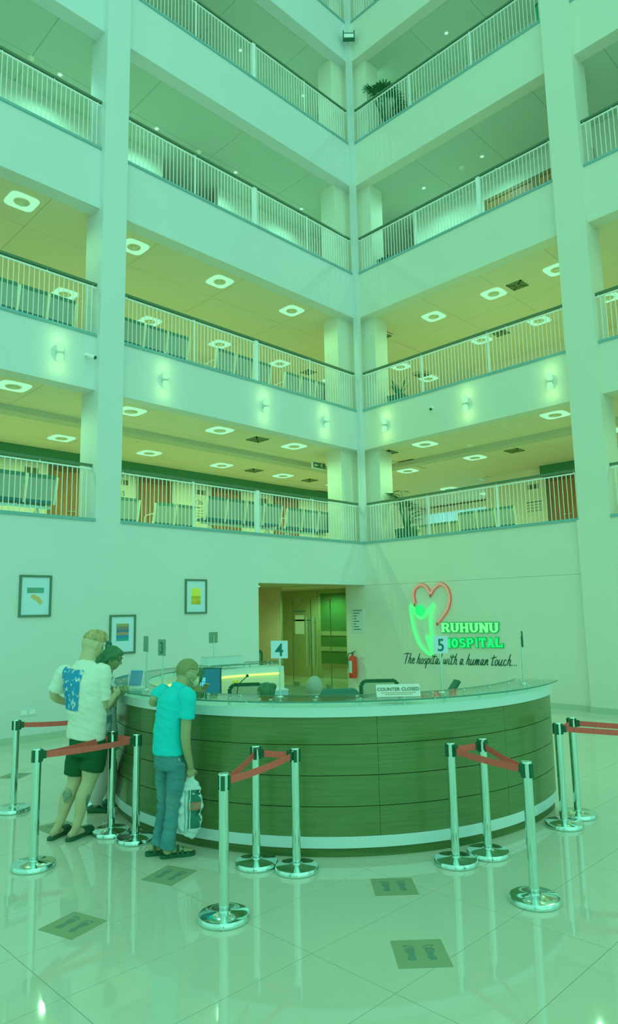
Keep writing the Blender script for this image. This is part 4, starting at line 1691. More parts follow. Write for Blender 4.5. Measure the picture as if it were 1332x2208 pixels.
def head_bm(bm, c, f, up, sc=1.0):
    """head with brow, nose, lips, chin and ears; f is where the face looks"""
    f = V(f).normalized()
    up = V(up)
    up = (up-f*up.dot(f)).normalized()
    s = up.cross(f)
    g = nb()
    bmesh.ops.create_icosphere(g, subdivisions=5, radius=1)
    for v in g.verts:
        x, y, z = v.co                       # x forward, y left, z up
        X, Y, Z = x*.098, y*.076, z*.118
        if z < 0:                             # jaw
            k = 1-.32*(-z)**1.4
            Y *= k
            X *= (1-.18*(-z)) if x < 0 else 1
            if x > 0:
                X += .012*(-z)
        if x < 0 and z > -.3:
            X *= 1.06
        if x > 0:
            # flatten face, sockets, nose, lips
            X -= .010*x*x*(1 if z < .2 else .3)
            for sy in (-1, 1):
                X -= .012*math.exp(-(((Y-sy*.031)/.017)**2+((Z-.008)/.014)**2))
                X += .005*math.exp(-(((Y-sy*.03)/.022)**2+((Z-.032)/.009)**2))
            nz_ = max(0, min(1, (.022-Z)/.05))
            if -.034 < Z < .03:
                X += (.008+.024*nz_)*math.exp(-(Y/.012)**2)*(1 if Z > -.028 else .5)
            X += .007*math.exp(-((Y/.024)**2+((Z+.052)/.006)**2))
            X += .006*math.exp(-((Y/.022)**2+((Z+.064)/.007)**2))
            X += .009*math.exp(-((Y/.025)**2+((Z+.095)/.018)**2))
        v.co = (X*sc, Y*sc, Z*sc)
    for sy in (-1, 1):
        ball(g, (-.008*sc, sy*.079*sc, -.004*sc), .03*sc, 2, (.62, .28, 1.05))
        ball(g, (-.004*sc, sy*.077*sc, -.028*sc), .013*sc, 2, (.8, .5, 1.0))
    M4 = Matrix(((f.x, s.x, up.x, c[0]), (f.y, s.y, up.y, c[1]), (f.z, s.z, up.z, c[2]), (0, 0, 0, 1)))
    bmesh.ops.transform(g, matrix=M4, verts=g.verts)
    me = bpy.data.meshes.new('h')
    g.to_mesh(me)
    g.free()
    bm.from_mesh(me)
    bpy.data.meshes.remove(me)
    return M4


def eyes(parent, M4, sc=1.0, brow=None):
    for sy in (-1, 1):
        p = M4 @ V((.0765*sc, sy*.031*sc, .006*sc))
        e = obj('eye', ball(nb(), p, .0115*sc, 2), M('eye_dark', (40, 100, 62), .2), parent, True, world=True)
        if brow:
            b = nb()
            tube(b, [M4 @ V((.093*sc, sy*.016*sc, .034*sc)), M4 @ V((.094*sc, sy*.032*sc, .040*sc)), M4 @ V((.083*sc, sy*.05*sc, .034*sc))], .0035*sc, 6)
            obj('eyebrow', b, brow, parent, True, world=True)


def hand(bm, w_, d, n, curl=.5, sc=1.0, side=1):
    """wrist, direction of the palm, palm normal (towards the gripping side)"""
    w_, d, n = V(w_), V(d).normalized(), V(n)
    n = (n-d*n.dot(d)).normalized()
    s = d.cross(n)*side
    pc = w_+d*.045*sc
    rot = Matrix((d, s, n)).transposed()
    if rot.determinant() < 0:
        rot = Matrix((d, -s, n)).transposed()
    ball(bm, pc, .05*sc, 3, (1, .78, .32), rot)
    for i, (o, L) in enumerate(((-.028, .062), (-.010, .074), (.009, .070), (.027, .055))):
        r0 = w_+d*.082*sc+s*o*sc
        pts = [w_+d*.06*sc+s*o*.8*sc, r0]
        ang = 0
        p = r0
        for k, seg in enumerate((.45, .32, .25)):
            ang += curl*(.9+.1*i)
            p = p+(d*cos(ang)+n*sin(ang))*L*seg*sc
            pts.append(p)
        tube(bm, pts, [.0095*sc, .0095*sc, .009*sc, .0082*sc, .007*sc], 8)
    b0 = w_+d*.025*sc-s*.022*sc
    tube(bm, [b0, b0-s*.022*sc+d*.018*sc+n*.01*sc, b0-s*.032*sc+d*.042*sc+n*.022*sc, b0-s*.026*sc+d*.06*sc+n*.032*sc], [.013*sc, .012*sc, .0105*sc, .008*sc], 8)


def project_patch(bvh, M_, w_, h_, nu, nv, off, dirn):
    """grid of points in plane M_ dropped on a surface along dirn"""
    b = nb()
    G = []
    for j in range(nv+1):
        row = []
        for i in range(nu+1):
            p = M_ @ V(((i/nu-.5)*w_, 0, (j/nv-.5)*h_))
            hit = bvh.ray_cast(p, dirn)
            if hit[0] is None:
                near = bvh.find_nearest(p)
                q, nn = near[0], near[1]
            else:
                q, nn = hit[0], hit[1]
            row.append(b.verts.new(q-dirn*off))
        G.append(row)
    for j in range(nv):
        for i in range(nu):
            b.faces.new((G[j][i], G[j][i+1], G[j+1][i+1], G[j+1][i]))
    return b


def sole_bm(heel, toe, w_, z0, z1, n=14):
    """shoe sole outline from heel to toe (x, y)"""
    h, t = V((*heel, 0)), V((*toe, 0))
    d = t-h
    L = d.length
    d.normalize()
    s = V((-d.y, d.x, 0))
    b = nb()
    prof = [(0, .0), (.03, .5), (.12, .72), (.3, .68), (.5, .74), (.7, .98), (.85, .95), (.95, .65), (1, 0)]
    ring = [(f, w) for f, w in prof]+[(f, -w) for f, w in prof[-2:0:-1]]
    lo = [b.verts.new(h+d*L*f+s*w*w_/2+V((0, 0, z0))) for f, w in ring]
    hi = [b.verts.new(h+d*L*f+s*w*w_/2+V((0, 0, z1))) for f, w in ring]
    b.faces.new(lo[::-1])
    b.faces.new(hi)
    m = len(ring)
    for i in range(m):
        b.faces.new((lo[i], lo[(i+1) % m], hi[(i+1) % m], hi[i]))
    return b


def foot_bm(bm, ankle, heel, toe, z=.02):
    ankle = V(ankle)
    h, t = V((*heel, z)), V((*toe, z))
    d = (t-h).normalized()
    L = (t-h).length
    s = V((-d.y, d.x, 0))
    loft(bm, [(h+d*.012+V((0, 0, .03)), .022, .026, s), (h+d*.05*1+V((0, 0, .035)), .032, .036, s), (h+d*L*.4+V((0, 0, .033)), .034, .036, s),
              (h+d*L*.65+V((0, 0, .022)), .043, .022, s), (h+d*L*.85+V((0, 0, .015)), .042, .015, s), (h+d*(L-.01)+V((0, 0, .012)), .025, .011, s)], 16)
    tube(bm, [ankle+V((0, 0, .05)), ankle, h+d*.06+V((0, 0, .035))], [.036, .036, .034], 12)
    for i, o in enumerate((.03, .014, 0, -.013, -.026)):
        pass


skin_fair = M('fair_skin', (112, 172, 112), .5)
skin_tan = M('tanned_skin', (92, 152, 92), .5)
skin_brown = M('brown_skin', (80, 142, 82), .5)

# ---- man in a white T-shirt and black shorts, seen from behind
D = 6.62
fa = V((cos(R(22)), sin(R(22)), 0))
la = V((sin(R(22)), -cos(R(22)), 0))         # his right
feet = [((2.905, 6.315), (3.165, 6.475)), ((3.0, 6.165), (3.315, 6.275))]
bx = (3.06, 6.32)
t = thing('person', 'tall man in a white T-shirt with a blue back print, black shorts and slides', 'person', (*bx, 0), 0, None)
J = dict(pel=at(189, 1606, D), wai=at(188, 1550, D), che=at(180, 1472, D-.02), nek=at(184, 1424, D+.02), hed=at(200, 1391, D+.10),
         shL=at(137, 1450, D+.10), elL=at(116, 1500, D+.12), wrL=at(165, 1520, D+.38),
         shR=at(222, 1446, D-.03), elR=at(222, 1524, D-.02), wrR=at(246, 1500, D+.25),
         hpL=at(170, 1622, D+.06), knL=at(161, 1688, D+.05), anL=at(127, 1777, D-.03),
         hpR=at(206, 1622, D-.02), knR=at(191, 1686, D-.04), anR=at(165, 1781, D-.10))
bm = nb()
loft(bm, [(J['pel']-V((0, 0, .06)), .15, .12, la), (J['pel'], .16, .125, la), (J['wai'], .14, .11, la), (J['che'], .165, .12, la), (J['che'].lerp(J['nek'], .6), .15, .1, la), (J['nek'], .06, .06, la)])
tube(bm, [J['nek']-V((0, 0, .05)), J['nek'].lerp(J['hed'], .5), J['hed']-V((0, 0, .03))], [.078, .07, .07], 14)
hm = head_bm(bm, J['hed'], fa*.85+la*.3+V((0, 0, -.42)), (0, 0, 1), 1.12)
limb(bm, [J['che'].lerp(J['shL'], .6), J['shL'], J['elL'], J['wrL']], [.055, .055, .042, .03])
limb(bm, [J['che'].lerp(J['shR'], .6), J['shR'], J['elR'], J['wrR']], [.055, .057, .046, .031])
hand(bm, J['wrL'], fa, (0, 0, 1), .6, 1, 1)
hand(bm, J['wrR'], fa*.7+V((0, 0, .4)), -la+V((0, 0, -.2)), .6, 1, -1)
for s, i in (('L', 0), ('R', 1)):
    k, a = J['kn'+s], J['an'+s]
    mid = k.lerp(a, .35)-fa*.022
    limb(bm, [J['hp'+s], J['hp'+s].lerp(k, .6), k, mid, k.lerp(a, .75), a], [.1, .088, .066, .068, .046, .037])
    foot_bm(bm, a, feet[i][0], feet[i][1])
obj('body', remesh(bm, .0068, 2), skin_fair, t, True, world=True)
eyes(t, hm, 1.12)
hm = hm @ Matrix.Scale(1.1, 4)
# hair: cropped sides, longer swept top
hb = nb()
for v in [0]:
    ball(hb, hm @ V((-.012, 0, .045)), .1, 3, (.98, .78, .86), Matrix((hm.col[0][:3], hm.col[1][:3], hm.col[2][:3])).transposed())
    ball(hb, hm @ V((.03, 0, .085)), .062, 3, (1.15, .95, .62), Matrix((hm.col[0][:3], hm.col[1][:3], hm.col[2][:3])).transposed())
    ball(hb, hm @ V((-.03, 0, .08)), .06, 3, (1.1, 1.0, .6), Matrix((hm.col[0][:3], hm.col[1][:3], hm.col[2][:3])).transposed())
    limb(hb, [hm @ V((.09, .02, .075)), hm @ V((.05, .03, .118)), hm @ V((-.04, .03, .112)), hm @ V((-.09, .0, .07))], [.018, .024, .022, .015])
    limb(hb, [hm @ V((.095, -.01, .07)), hm @ V((.06, -.02, .12)), hm @ V((-.03, -.03, .115)), hm @ V((-.08, -.02, .07))], [.018, .026, .024, .015])
hb = remesh(hb, .007, 2, .003, 40)
kill = [v for v in hb.verts if (hm.inverted() @ v.co).z < .028]
bmesh.ops.delete(hb, geom=kill, context='VERTS')
obj('hair', hb, M('dark_blond_hair', (82, 140, 76), .6, c2=(118, 165, 98), scale=(40, 40, 12)), t, True, world=True)
# T-shirt
bm = nb()
up = V((0, 0, 1))
hem = at(184, 1592, D)
loft(bm, [(hem, .205, .138, la), (J["wai"].lerp(hem, .5), .2, .138, la), (J['wai'], .193, .142, la), (J['che'].lerp(J['wai'], .4), .198, .146, la), (J['che'], .205, .142, la),
          (J['che'].lerp(J['nek'], .55), .178, .118, la), (J['che'].lerp(J['nek'], .85), .11, .088, la), (J['nek']+V((0, 0, -.005)), .075, .072, la)], 28)
for s, q in (('L', .86), ('R', .82)):
    e = J['sh'+s].lerp(J['el'+s], q if s == 'R' else .8)
    limb(bm, [J['che'].lerp(J['sh'+s], .5)+V((0, 0, .02)), J['sh'+s], J['sh'+s].lerp(e, .6), e], [.066, .072, .072, .08])
sb = remesh(bm, .009, 4, .008, 5, 3, .55)
sb.normal_update()
bv = BVHTree.FromBMesh(sb)
obj('t_shirt', sb, M('white_cotton', (128, 212, 165), .8), t, True, world=True)
pc = at(160, 1482, D-.4)
view = (pc-V((0, 0, H))).normalized()
MP = Matrix(((la.x, fa.x, .0, pc.x), (la.y, fa.y, 0, pc.y), (la.z, fa.z, 1, pc.z), (0, 0, 0, 1)))
pm = Matrix.Translation(J['che']+V((0, 0, -.05))-fa*.5-la*.078) @ Matrix.Rotation(R(22-90)+0, 4, 'Z') @ Matrix.Rotation(R(5), 4, 'Y')
pb = project_patch(bv, pm, .29, .37, 20, 24, .006, fa)
obj('back_print', pb, M('blue_print', (18, 135, 150), .7, c2=(110, 200, 165), scale=(16, 16, 13), nscale=1.6, thr=(.40, .44)), t, True, world=True)
# shorts
bm = nb()
loft(bm, [(J['pel']+V((0, 0, .07)), .175, .14, la), (J['pel'], .18, .145, la), (J['pel']-V((0, 0, .09)), .18, .145, la)], 24)
for s in 'LR':
    h = J['hp'+s]
    e = h.lerp(J['kn'+s], .74 if s == 'L' else .62)
    limb(bm, [h+V((0, 0, .04)), h.lerp(e, .5), e], [.11, .116, .112])
obj('shorts', remesh(bm, .012, 3, .005, 8), M('black_cotton', (8, 84, 38), .85), t, True, world=True)
# tattoo patches on the calves
bb = bpy.data.objects['body']
me = bb.data
tb = nb()
tb.from_mesh(me)
bmesh.ops.translate(tb, verts=tb.verts, vec=V(t.location))
bvb = BVHTree.FromBMesh(tb)
tb.free()
for s, px, py, hh, ww in (('L', 145, 1716, .13, .085), ('R', 190, 1728, .12, .045)):
    p = at(px, py, D-.35)
    vd = (at(px, py, D)-p).normalized()
    rr = vd.cross(V((0, 0, 1))).normalized()
    uu = rr.cross(vd)
    mm = Matrix(((rr.x, vd.x, uu.x, p.x), (rr.y, vd.y, uu.y, p.y), (rr.z, vd.z, uu.z, p.z), (0, 0, 0, 1)))
    pb = nb()
    n_ = 12
    G = []
    for j in range(n_+1):
        row = []
        for i in range(n_+1):
            u_, v_ = (i/n_-.5)*2, (j/n_-.5)*2
            u_, v_ = u_*math.sqrt(1-v_*v_/2), v_*math.sqrt(1-u_*u_/2)
            hit = bvb.ray_cast(mm @ V((u_*ww/2, 0, v_*hh/2)), vd)
            row.append(pb.verts.new(hit[0]-vd*.0015) if hit[0] is not None and hit[3] < .6 else None)
        G.append(row)
    for j in range(n_):
        for i in range(n_):
            q = (G[j][i], G[j][i+1], G[j+1][i+1], G[j+1][i])
            if all(q):
                pb.faces.new(q)
    for v in [v for v in pb.verts if not v.link_faces]:
        pb.verts.remove(v)
    obj('tattoo', pb, M('tattoo_ink', (62, 128, 95), .5, c2=(88, 150, 98), scale=(30, 30, 30), thr=(.4, .6)), t, True, world=True)
for i in (0, 1):
    h, e = feet[i]
    sl = obj('slide_sandal', sole_bm((h[0]-.02*cos(.4), h[1]-.01), e, .105, 0, .028), black_m, t, world=True)
    d = (V(e)-V(h)).normalized()
    m_ = V(h)+(V(e)-V(h))*.66
    s_ = V((-d.y, d.x))
    b = nb()
    arc = [(-.052, .02), (-.046, .055), (-.02, .072), (.02, .072), (.046, .055), (.052, .02)]
    for a0, a1 in zip(arc, arc[1:]):
        vs = []
        for (o, z) in (a0, a1):
            for l in (-.055, .055):
                p = V((m_.x+s_.x*o+d.x*l, m_.y+s_.y*o+d.y*l, z-.1*l))
                vs.append((p, V((s_.x*o, s_.y*o, z-.0)).normalized()*.006))
        lo = [b.verts.new(p) for p, _ in vs]
        hi = [b.verts.new(p+q) for p, q in vs]
        for f in ((0, 1, 3, 2), ):
            b.faces.new([lo[k] for k in f])
            b.faces.new([hi[k] for k in f][::-1])
        for k, l in ((0, 1), (1, 3), (3, 2), (2, 0)):
            b.faces.new((lo[k], hi[k], hi[l], lo[l]))
    st = obj('strap', b, black_m, sl, recalc=False)
    st.data.transform(Matrix.Translation(-V(t.location)))

# ---- woman beside him, in profile
D = 7.12
fw_ = V((cos(R(-42)), sin(R(-42)), 0))
lw = V((sin(R(-42)), -cos(R(-42)), 0))
bx = at(218, 1750, D+.12)
t = thing('person', 'dark-haired woman in profile with a patterned top, looking down at the counter', 'person', (bx.x, bx.y, 0), 0, None)
J = dict(hed=at(243, 1420, D), nek=at(229, 1450, D), che=at(226, 1485, D), wai=at(226, 1550, D), pel=at(228, 1600, D),
         shR=at(232, 1468, D-.16), elR=at(236, 1520, D-.16), wrR=at(256, 1497, D-.10), shL=at(226, 1466, D+.16), elL=at(236, 1515, D+.16), wrL=at(254, 1497, D+.06))
g0 = onz(205, 1757, 0)
g1 = onz(238, 1745, 0)
J['hpL'], J['hpR'] = at(226, 1612, D+.07), at(230, 1612, D-.07)
J['anR'], J['anL'] = V((g0.x, g0.y, .09)), V((g1.x+.02, g1.y+.04, .09))
J['knR'], J['knL'] = J['hpR'].lerp(J['anR'], .5)+fw_*.03, J['hpL'].lerp(J['anL'], .5)+fw_*.03
bm = nb()
loft(bm, [(J['pel'], .14, .11, lw), (J['wai'], .12, .09, lw), (J['che'], .14, .105, lw), (J['che'].lerp(J['nek'], .6), .12, .085, lw), (J['nek'], .05, .05, lw)])
tube(bm, [J['nek']-V((0, 0, .04)), J['nek'].lerp(J['hed'], .5), J['hed']-V((0, 0, .03))], [.055, .048, .05], 14)
hm = head_bm(bm, J['hed'], fw_+V((0, 0, -.38)), (0, 0, 1), .94)
for s in 'LR':
    limb(bm, [J['che'].lerp(J['sh'+s], .5), J['sh'+s], J['el'+s], J['wr'+s]], [.045, .044, .034, .025])
    hand(bm, J['wr'+s], fw_*.8+V((0, 0, .5)), (0, 0, 1) if s == 'L' else (-lw+V((0, 0, .2))), .6, .9, 1 if s == 'L' else -1)
    limb(bm, [J['hp'+s], J['kn'+s], J['an'+s]], [.075, .05, .034])
obj('body', remesh(bm, .0065, 2), skin_brown, t, True, world=True)
eyes(t, hm, .94, M('dark_brow', (20, 95, 55)))
rot = Matrix((hm.col[0][:3], hm.col[1][:3], hm.col[2][:3])).transposed()
hb = nb()
ball(hb, hm @ V((-.018, 0, .03)), .1, 3, (1.0, .86, 1.0), rot)
ball(hb, hm @ V((.03, 0, .07)), .06, 3, (1.0, 1.15, .7), rot)
ball(hb, hm @ V((-.085, 0, .10)), .042, 3, (1.0, 1.0, .8), rot)
limb(hb, [hm @ V((-.09, 0, .04)), hm @ V((-.10, .0, -.04)), hm @ V((-.10, .0, -.13)), hm @ V((-.09, 0, -.18))], [.06, .062, .05, .02])
for sy in (-1, 1):
    limb(hb, [hm @ V((.02, sy*.06, .05)), hm @ V((-.03, sy*.075, .0)), hm @ V((-.06, sy*.06, -.08))], [.025, .026, .018])
hb = remesh(hb, .007, 2, .004, 35, 5)
kill = [v for v in hb.verts if (hm.inverted() @ v.co).x > .065 and (hm.inverted() @ v.co).z < .06]
bmesh.ops.delete(hb, geom=kill, context='VERTS')
obj('hair', hb, M('dark_brown_hair', (22, 102, 58), .5, c2=(40, 120, 68), scale=(30, 30, 8)), t, True, world=True)
obj('hair_clip', ball(nb(), hm @ V((-.10, 0, .135)), .03, 2, (1.3, 1, .6), rot), M('teal_clip', (20, 105, 75), .4), t, True, world=True)
bm = nb()
loft(bm, [(J['pel'], .16, .125, lw), (J['wai'], .145, .112, lw), (J['che'], .16, .125, lw), (J['che'].lerp(J['nek'], .55), .14, .1, lw), (J['nek']-V((0, 0, .01)), .062, .06, lw)], 24)
for s in 'LR':
    e = J['sh'+s].lerp(J['el'+s], .6)
    limb(bm, [J['che'].lerp(J['sh'+s], .5), J['sh'+s], e], [.06, .062, .066])
obj('blouse', remesh(bm, .012, 3, .005, 9), M('patterned_cloth', (112, 195, 160), .8, c2=(60, 135, 115), scale=(14, 14, 14), thr=(.42, .5)), t, True, world=True)
bm = nb()
loft(bm, [(J['pel']+V((0, 0, .03)), .15, .12, lw), (J['pel']-V((0, 0, .08)), .155, .125, lw)], 24)
for s in 'LR':
    limb(bm, [J['hp'+s]+V((0, 0, .03)), J['kn'+s], J['an'+s]+V((0, 0, .04))], [.088, .075, .066])
obj('trousers', remesh(bm, .012, 3, .004, 9), M('pale_grey_trousers', (115, 180, 145), .8), t, True, world=True)
for s in 'LR':
    a = J['an'+s]
    sh = obj('shoe', loft(nb(), [(a-fw_*.075+V((0, 0, -.045)), .03, .03, lw), (a-fw_*.04+V((0, 0, -.035)), .04, .045, lw), (a+fw_*.03+V((0, 0, -.04)), .042, .042, lw), (a+fw_*.12+V((0, 0, -.055)), .046, .028, lw), (a+fw_*.185+V((0, 0, -.065)), .028, .014, lw)], 16), black_m, t, True, world=True)
    sb_ = sole_bm((a.x-fw_.x*.085, a.y-fw_.y*.085), (a.x+fw_.x*.2, a.y+fw_.y*.2), .1, 0, .022)
    bmesh.ops.translate(sb_, verts=sb_.verts, vec=-V(t.location))
    obj('rubber_sole', sb_, M('pale_rubber', (100, 165, 110), .6), sh)

# ---- man in turquoise polo shirt and jeans
D = 6.03
ft = V((cos(R(-22)), sin(R(-22)), 0))
lt = V((sin(R(-22)), -cos(R(-22)), 0))
feet = [((3.285, 5.31), (3.50, 5.19)), ((3.335, 5.165), (3.578, 5.045))]
bx = (3.38, 5.18)
t = thing('person', 'man in a turquoise polo shirt and jeans leaning an elbow on the counter', 'person', (*bx, 0), 0, None)
J = dict(hed=at(405, 1453, D+.14), nek=at(383, 1483, D+.05), che=at(374, 1515, D+.02), wai=at(367, 1580, D), pel=at(366, 1634, D),
         shL=at(350, 1490, D+.17), elL=at(330, 1514, D+.12), wrL=at(362, 1508, D+.44),
         shR=at(405, 1500, D-.13), elR=at(400, 1592, D-.14), wrR=at(411, 1655, D-.05),
         hpL=at(354, 1650, D+.07), knL=at(355, 1735, D+.10), anL=at(341, 1822, D+.08),
         hpR=at(381, 1650, D-.06), knR=at(373, 1738, D-.04), anR=at(361, 1829, D-.05))
bm = nb()
loft(bm, [(J['pel']-V((0, 0, .04)), .115, .095, lt), (J['pel'], .12, .10, lt), (J['wai'], .125, .105, lt), (J['che'], .15, .11, lt), (J['che'].lerp(J['nek'], .6), .13, .09, lt), (J['nek'], .055, .055, lt)])
tube(bm, [J['nek']-V((0, 0, .05)), J['nek'].lerp(J['hed'], .5), J['hed']-V((0, 0, .03))], [.062, .056, .058], 14)
hm = head_bm(bm, J['hed'], ft+V((.05, .12, -.22)), (0, 0, 1), 1.04)
limb(bm, [J['che'].lerp(J['shL'], .5), J['shL'], J['elL'], J['wrL']], [.05, .048, .04, .028])
limb(bm, [J['che'].lerp(J['shR'], .5), J['shR'], J['elR'], J['wrR']], [.05, .052, .041, .027])
hand(bm, J['wrL'], ft, (0, 0, -1), .3, .95, 1)
hd = (at(412, 1672, D-.04)-J['wrR']).normalized()
hand(bm, J['wrR'], hd, -lt, .95, .95, -1)
for i, s in enumerate('LR'):
    limb(bm, [J['hp'+s], J['kn'+s], J['an'+s]], [.06, .042, .034])
    foot_bm(bm, J['an'+s]-V((0, 0, .02)), feet[i][0], feet[i][1], .028)
obj('body', remesh(bm, .0065, 2), skin_tan, t, True, world=True)
eyes(t, hm, 1.04, M('dark_brow', (20, 95, 55)))
rot = Matrix((hm.col[0][:3], hm.col[1][:3], hm.col[2][:3])).transposed()
hb = nb()
hm = hm @ Matrix.Scale(1.05, 4)
ball(hb, hm @ V((-.010, 0, .028)), .105, 4, (1.0, .805, .99), rot)
hb = remesh(hb, .006, 1)
kill = [v for v in hb.verts if (lambda q: q.z < (-.05 if q.x < -.03 else .045) or (q.x > .055 and q.z < .08) or (abs(q.y) > .06 and q.x > -.045 and q.z < .03))(hm.inverted() @ v.co)]
bmesh.ops.delete(hb, geom=kill, context='VERTS')
obj('hair', hb, M('cropped_greying_hair', (68, 128, 68), .7, c2=(84, 140, 76), scale=(60, 60, 60)), t, True, world=True)
# face mask with ear loops
mb_ = nb()
ball(mb_, hm @ V((.062, 0, -.048)), .058, 3, (.85, 1.0, .95), rot)
mb_ = remesh(mb_, .006, 1)
kill = [v for v in mb_.verts if (hm.inverted() @ v.co).x < .045]
bmesh.ops.delete(mb_, geom=kill, context='VERTS')
mk = M('pale_mask', (112, 190, 135), .7)
obj('face_mask', mb_, mk, t, True, world=True)
for sy in (-1, 1):
    obj('mask_loop', tube(nb(), [hm @ V((.06, sy*.062, -.03)), hm @ V((.02, sy*.082, -.005)), hm @ V((-.022, sy*.084, .018)), hm @ V((-.026, sy*.08, -.02)), hm @ V((.05, sy*.062, -.07))], .003, 5), mk, t, True, world=True)
bm = nb()
hem = at(366, 1622, D)
loft(bm, [(hem-V((0, 0, .005)), .158, .142, lt), (hem.lerp(J['wai'], .5), .155, .14, lt), (J['wai'], .158, .138, lt), (J['che'].lerp(J['wai'], .4), .175, .138, lt), (J['che'], .178, .135, lt),
          (J['che'].lerp(J['nek'], .55), .15, .108, lt), (J['nek'], .068, .066, lt)], 28)
limb(bm, [J['che'].lerp(J['shL'], .5), J['shL'], J['shL'].lerp(J['elL'], .75)], [.062, .064, .064])
limb(bm, [J['che'].lerp(J['shR'], .5), J['shR'], J['shR'].lerp(J['elR'], .55)], [.064, .07, .074])
polo = M('turquoise_polo', (8, 188, 160), .8)
obj('polo_shirt', remesh(bm, .009, 4, .008, 5, 9, .7), polo, t, True, world=True)
b = nb()
loft(b, [(J['nek']-V((0, 0, .02)), .074, .07, lt), (J['nek'].lerp(J['hed'], .22), .066, .066, lt)], 24)
obj('collar', b, polo, t, True, world=True)
bm = nb()
loft(bm, [(J['pel']+V((0, 0, .06)), .138, .122, lt), (J['pel'], .15, .132, lt), (J['pel']-V((0, 0, .08)), .152, .13, lt)], 24)
for s in 'LR':
    limb(bm, [J['hp'+s]+V((0, 0, .03)), J['hp'+s].lerp(J['kn'+s], .5), J['kn'+s], J['kn'+s].lerp(J['an'+s], .6), J['an'+s]-V((0, 0, .0))], [.084, .075, .06, .058, .066])
obj('jeans', remesh(bm, .009, 2, .0065, 9, 2, 1.2), M('blue_denim', (28, 118, 100), .85, c2=(48, 138, 115), scale=(5, 5, 3)), t, True, world=True)
p = at(386, 1638, D-.19)
pt = obj('pocket_label', cbox(nb(), p, (.05, .004, .018), Matrix((lt, ft, V((0, 0, 1)))).transposed()), M('pale_label', (85, 170, 130), .7), t, world=True)
for i in (0, 1):
    h, e = V(feet[i][0]), V(feet[i][1])
    d = (e-h).normalized()
    s_ = V((-d.y, d.x))
    sl = obj('sandal', sole_bm((h.x-d.x*.015, h.y-d.y*.015), (e.x+d.x*.012, e.y+d.y*.012), .10, 0, .03), black_m, t, world=True)
    for q, zt in ((.25, .10), (.48, .085), (.62, .07), (.78, .055)):
        m_ = h+(e-h)*q
        b = nb()
        pts = [V((m_.x+s_.x*o, m_.y+s_.y*o, z)) for o, z in ((-.05, .025), (-.046, zt*.7), (-.02, zt), (.02, zt), (.046, zt*.7), (.05, .025))]
        for a0, a1 in zip(pts, pts[1:]):
            bar(b, a0, a1, .022, .006)
        bmesh.ops.translate(b, verts=b.verts, vec=-V(t.location))
        obj('strap', b, black_m, sl)

# ---- the plastic bag he carries
bp_ = at(411, 1672, D-.03)
t = thing('carrier_bag', 'white plastic carrier bag with dark print in the hand of the man in turquoise', 'bag', tuple(bp_), R(-50), None)
bm = nb()
X_, Y_ = V((1, 0, 0)), V((0, 1, 0))
sg_ = 1
loft(bm, [((.0, 0, .01), .022, .014, X_), ((.0, 0, -.04), .045, .02, X_), ((.0, 0, -.10), .09, .035, X_), ((-.005, 0, -.2), .105, .045, X_), ((-.01, 0, -.35), .108, .05, X_), ((-.02, 0, -.43), .098, .045, X_), ((-.035, 0, -.475), .06, .03, X_)], 20)
bmr = remesh(bm, .007, 1, .016, 11, 6)
bvb2 = BVHTree.FromBMesh(bmr)
obj('bag_body', bmr, M('white_polythene', (112, 205, 168), .35), t, True)
for nm, cx_, cz_, w_, h_, m_ in (('dark_print', .045, -.26, .10, .30, M('bag_dark_print', (18, 110, 75), .4)), ('red_lettering', .045, -.235, .095, .065, M('bag_red_print', (110, 110, 70), .5, c2=(70, 120, 75), scale=(40, 40, 40)))):
    mm = Matrix.Translation((cx_, -.3, cz_))
    pb = project_patch(bvb2, mm, w_, h_, 10, 16, .002 if nm[0] == 'd' else .004, V((0, 1, 0)))
    obj(nm, pb, m_, t, True)
for dx in (-.02, .02):
    obj('handle', tube(nb(), smooth_pts([(dx, -.012, -.06), (dx*.8, -.008, .01), (dx*.4, .0, .04), (dx*.8, .01, .01), (dx, .014, -.06)], 4), .006, 6), M('white_polythene', (112, 205, 168)), t, True)
for i, x in enumerate((-.01, -.035, .008)):
    mm = Matrix.Translation((x, -.3, -.27))
    pb = project_patch(bvb2, mm, .008, .32, 2, 16, .0045, V((0, 1, 0)))
    obj('print_stripe', pb, M('bag_grey_stripe', (70, 160, 125), .5) if i != 2 else M('white_polythene', (112, 205, 168)), t, True)


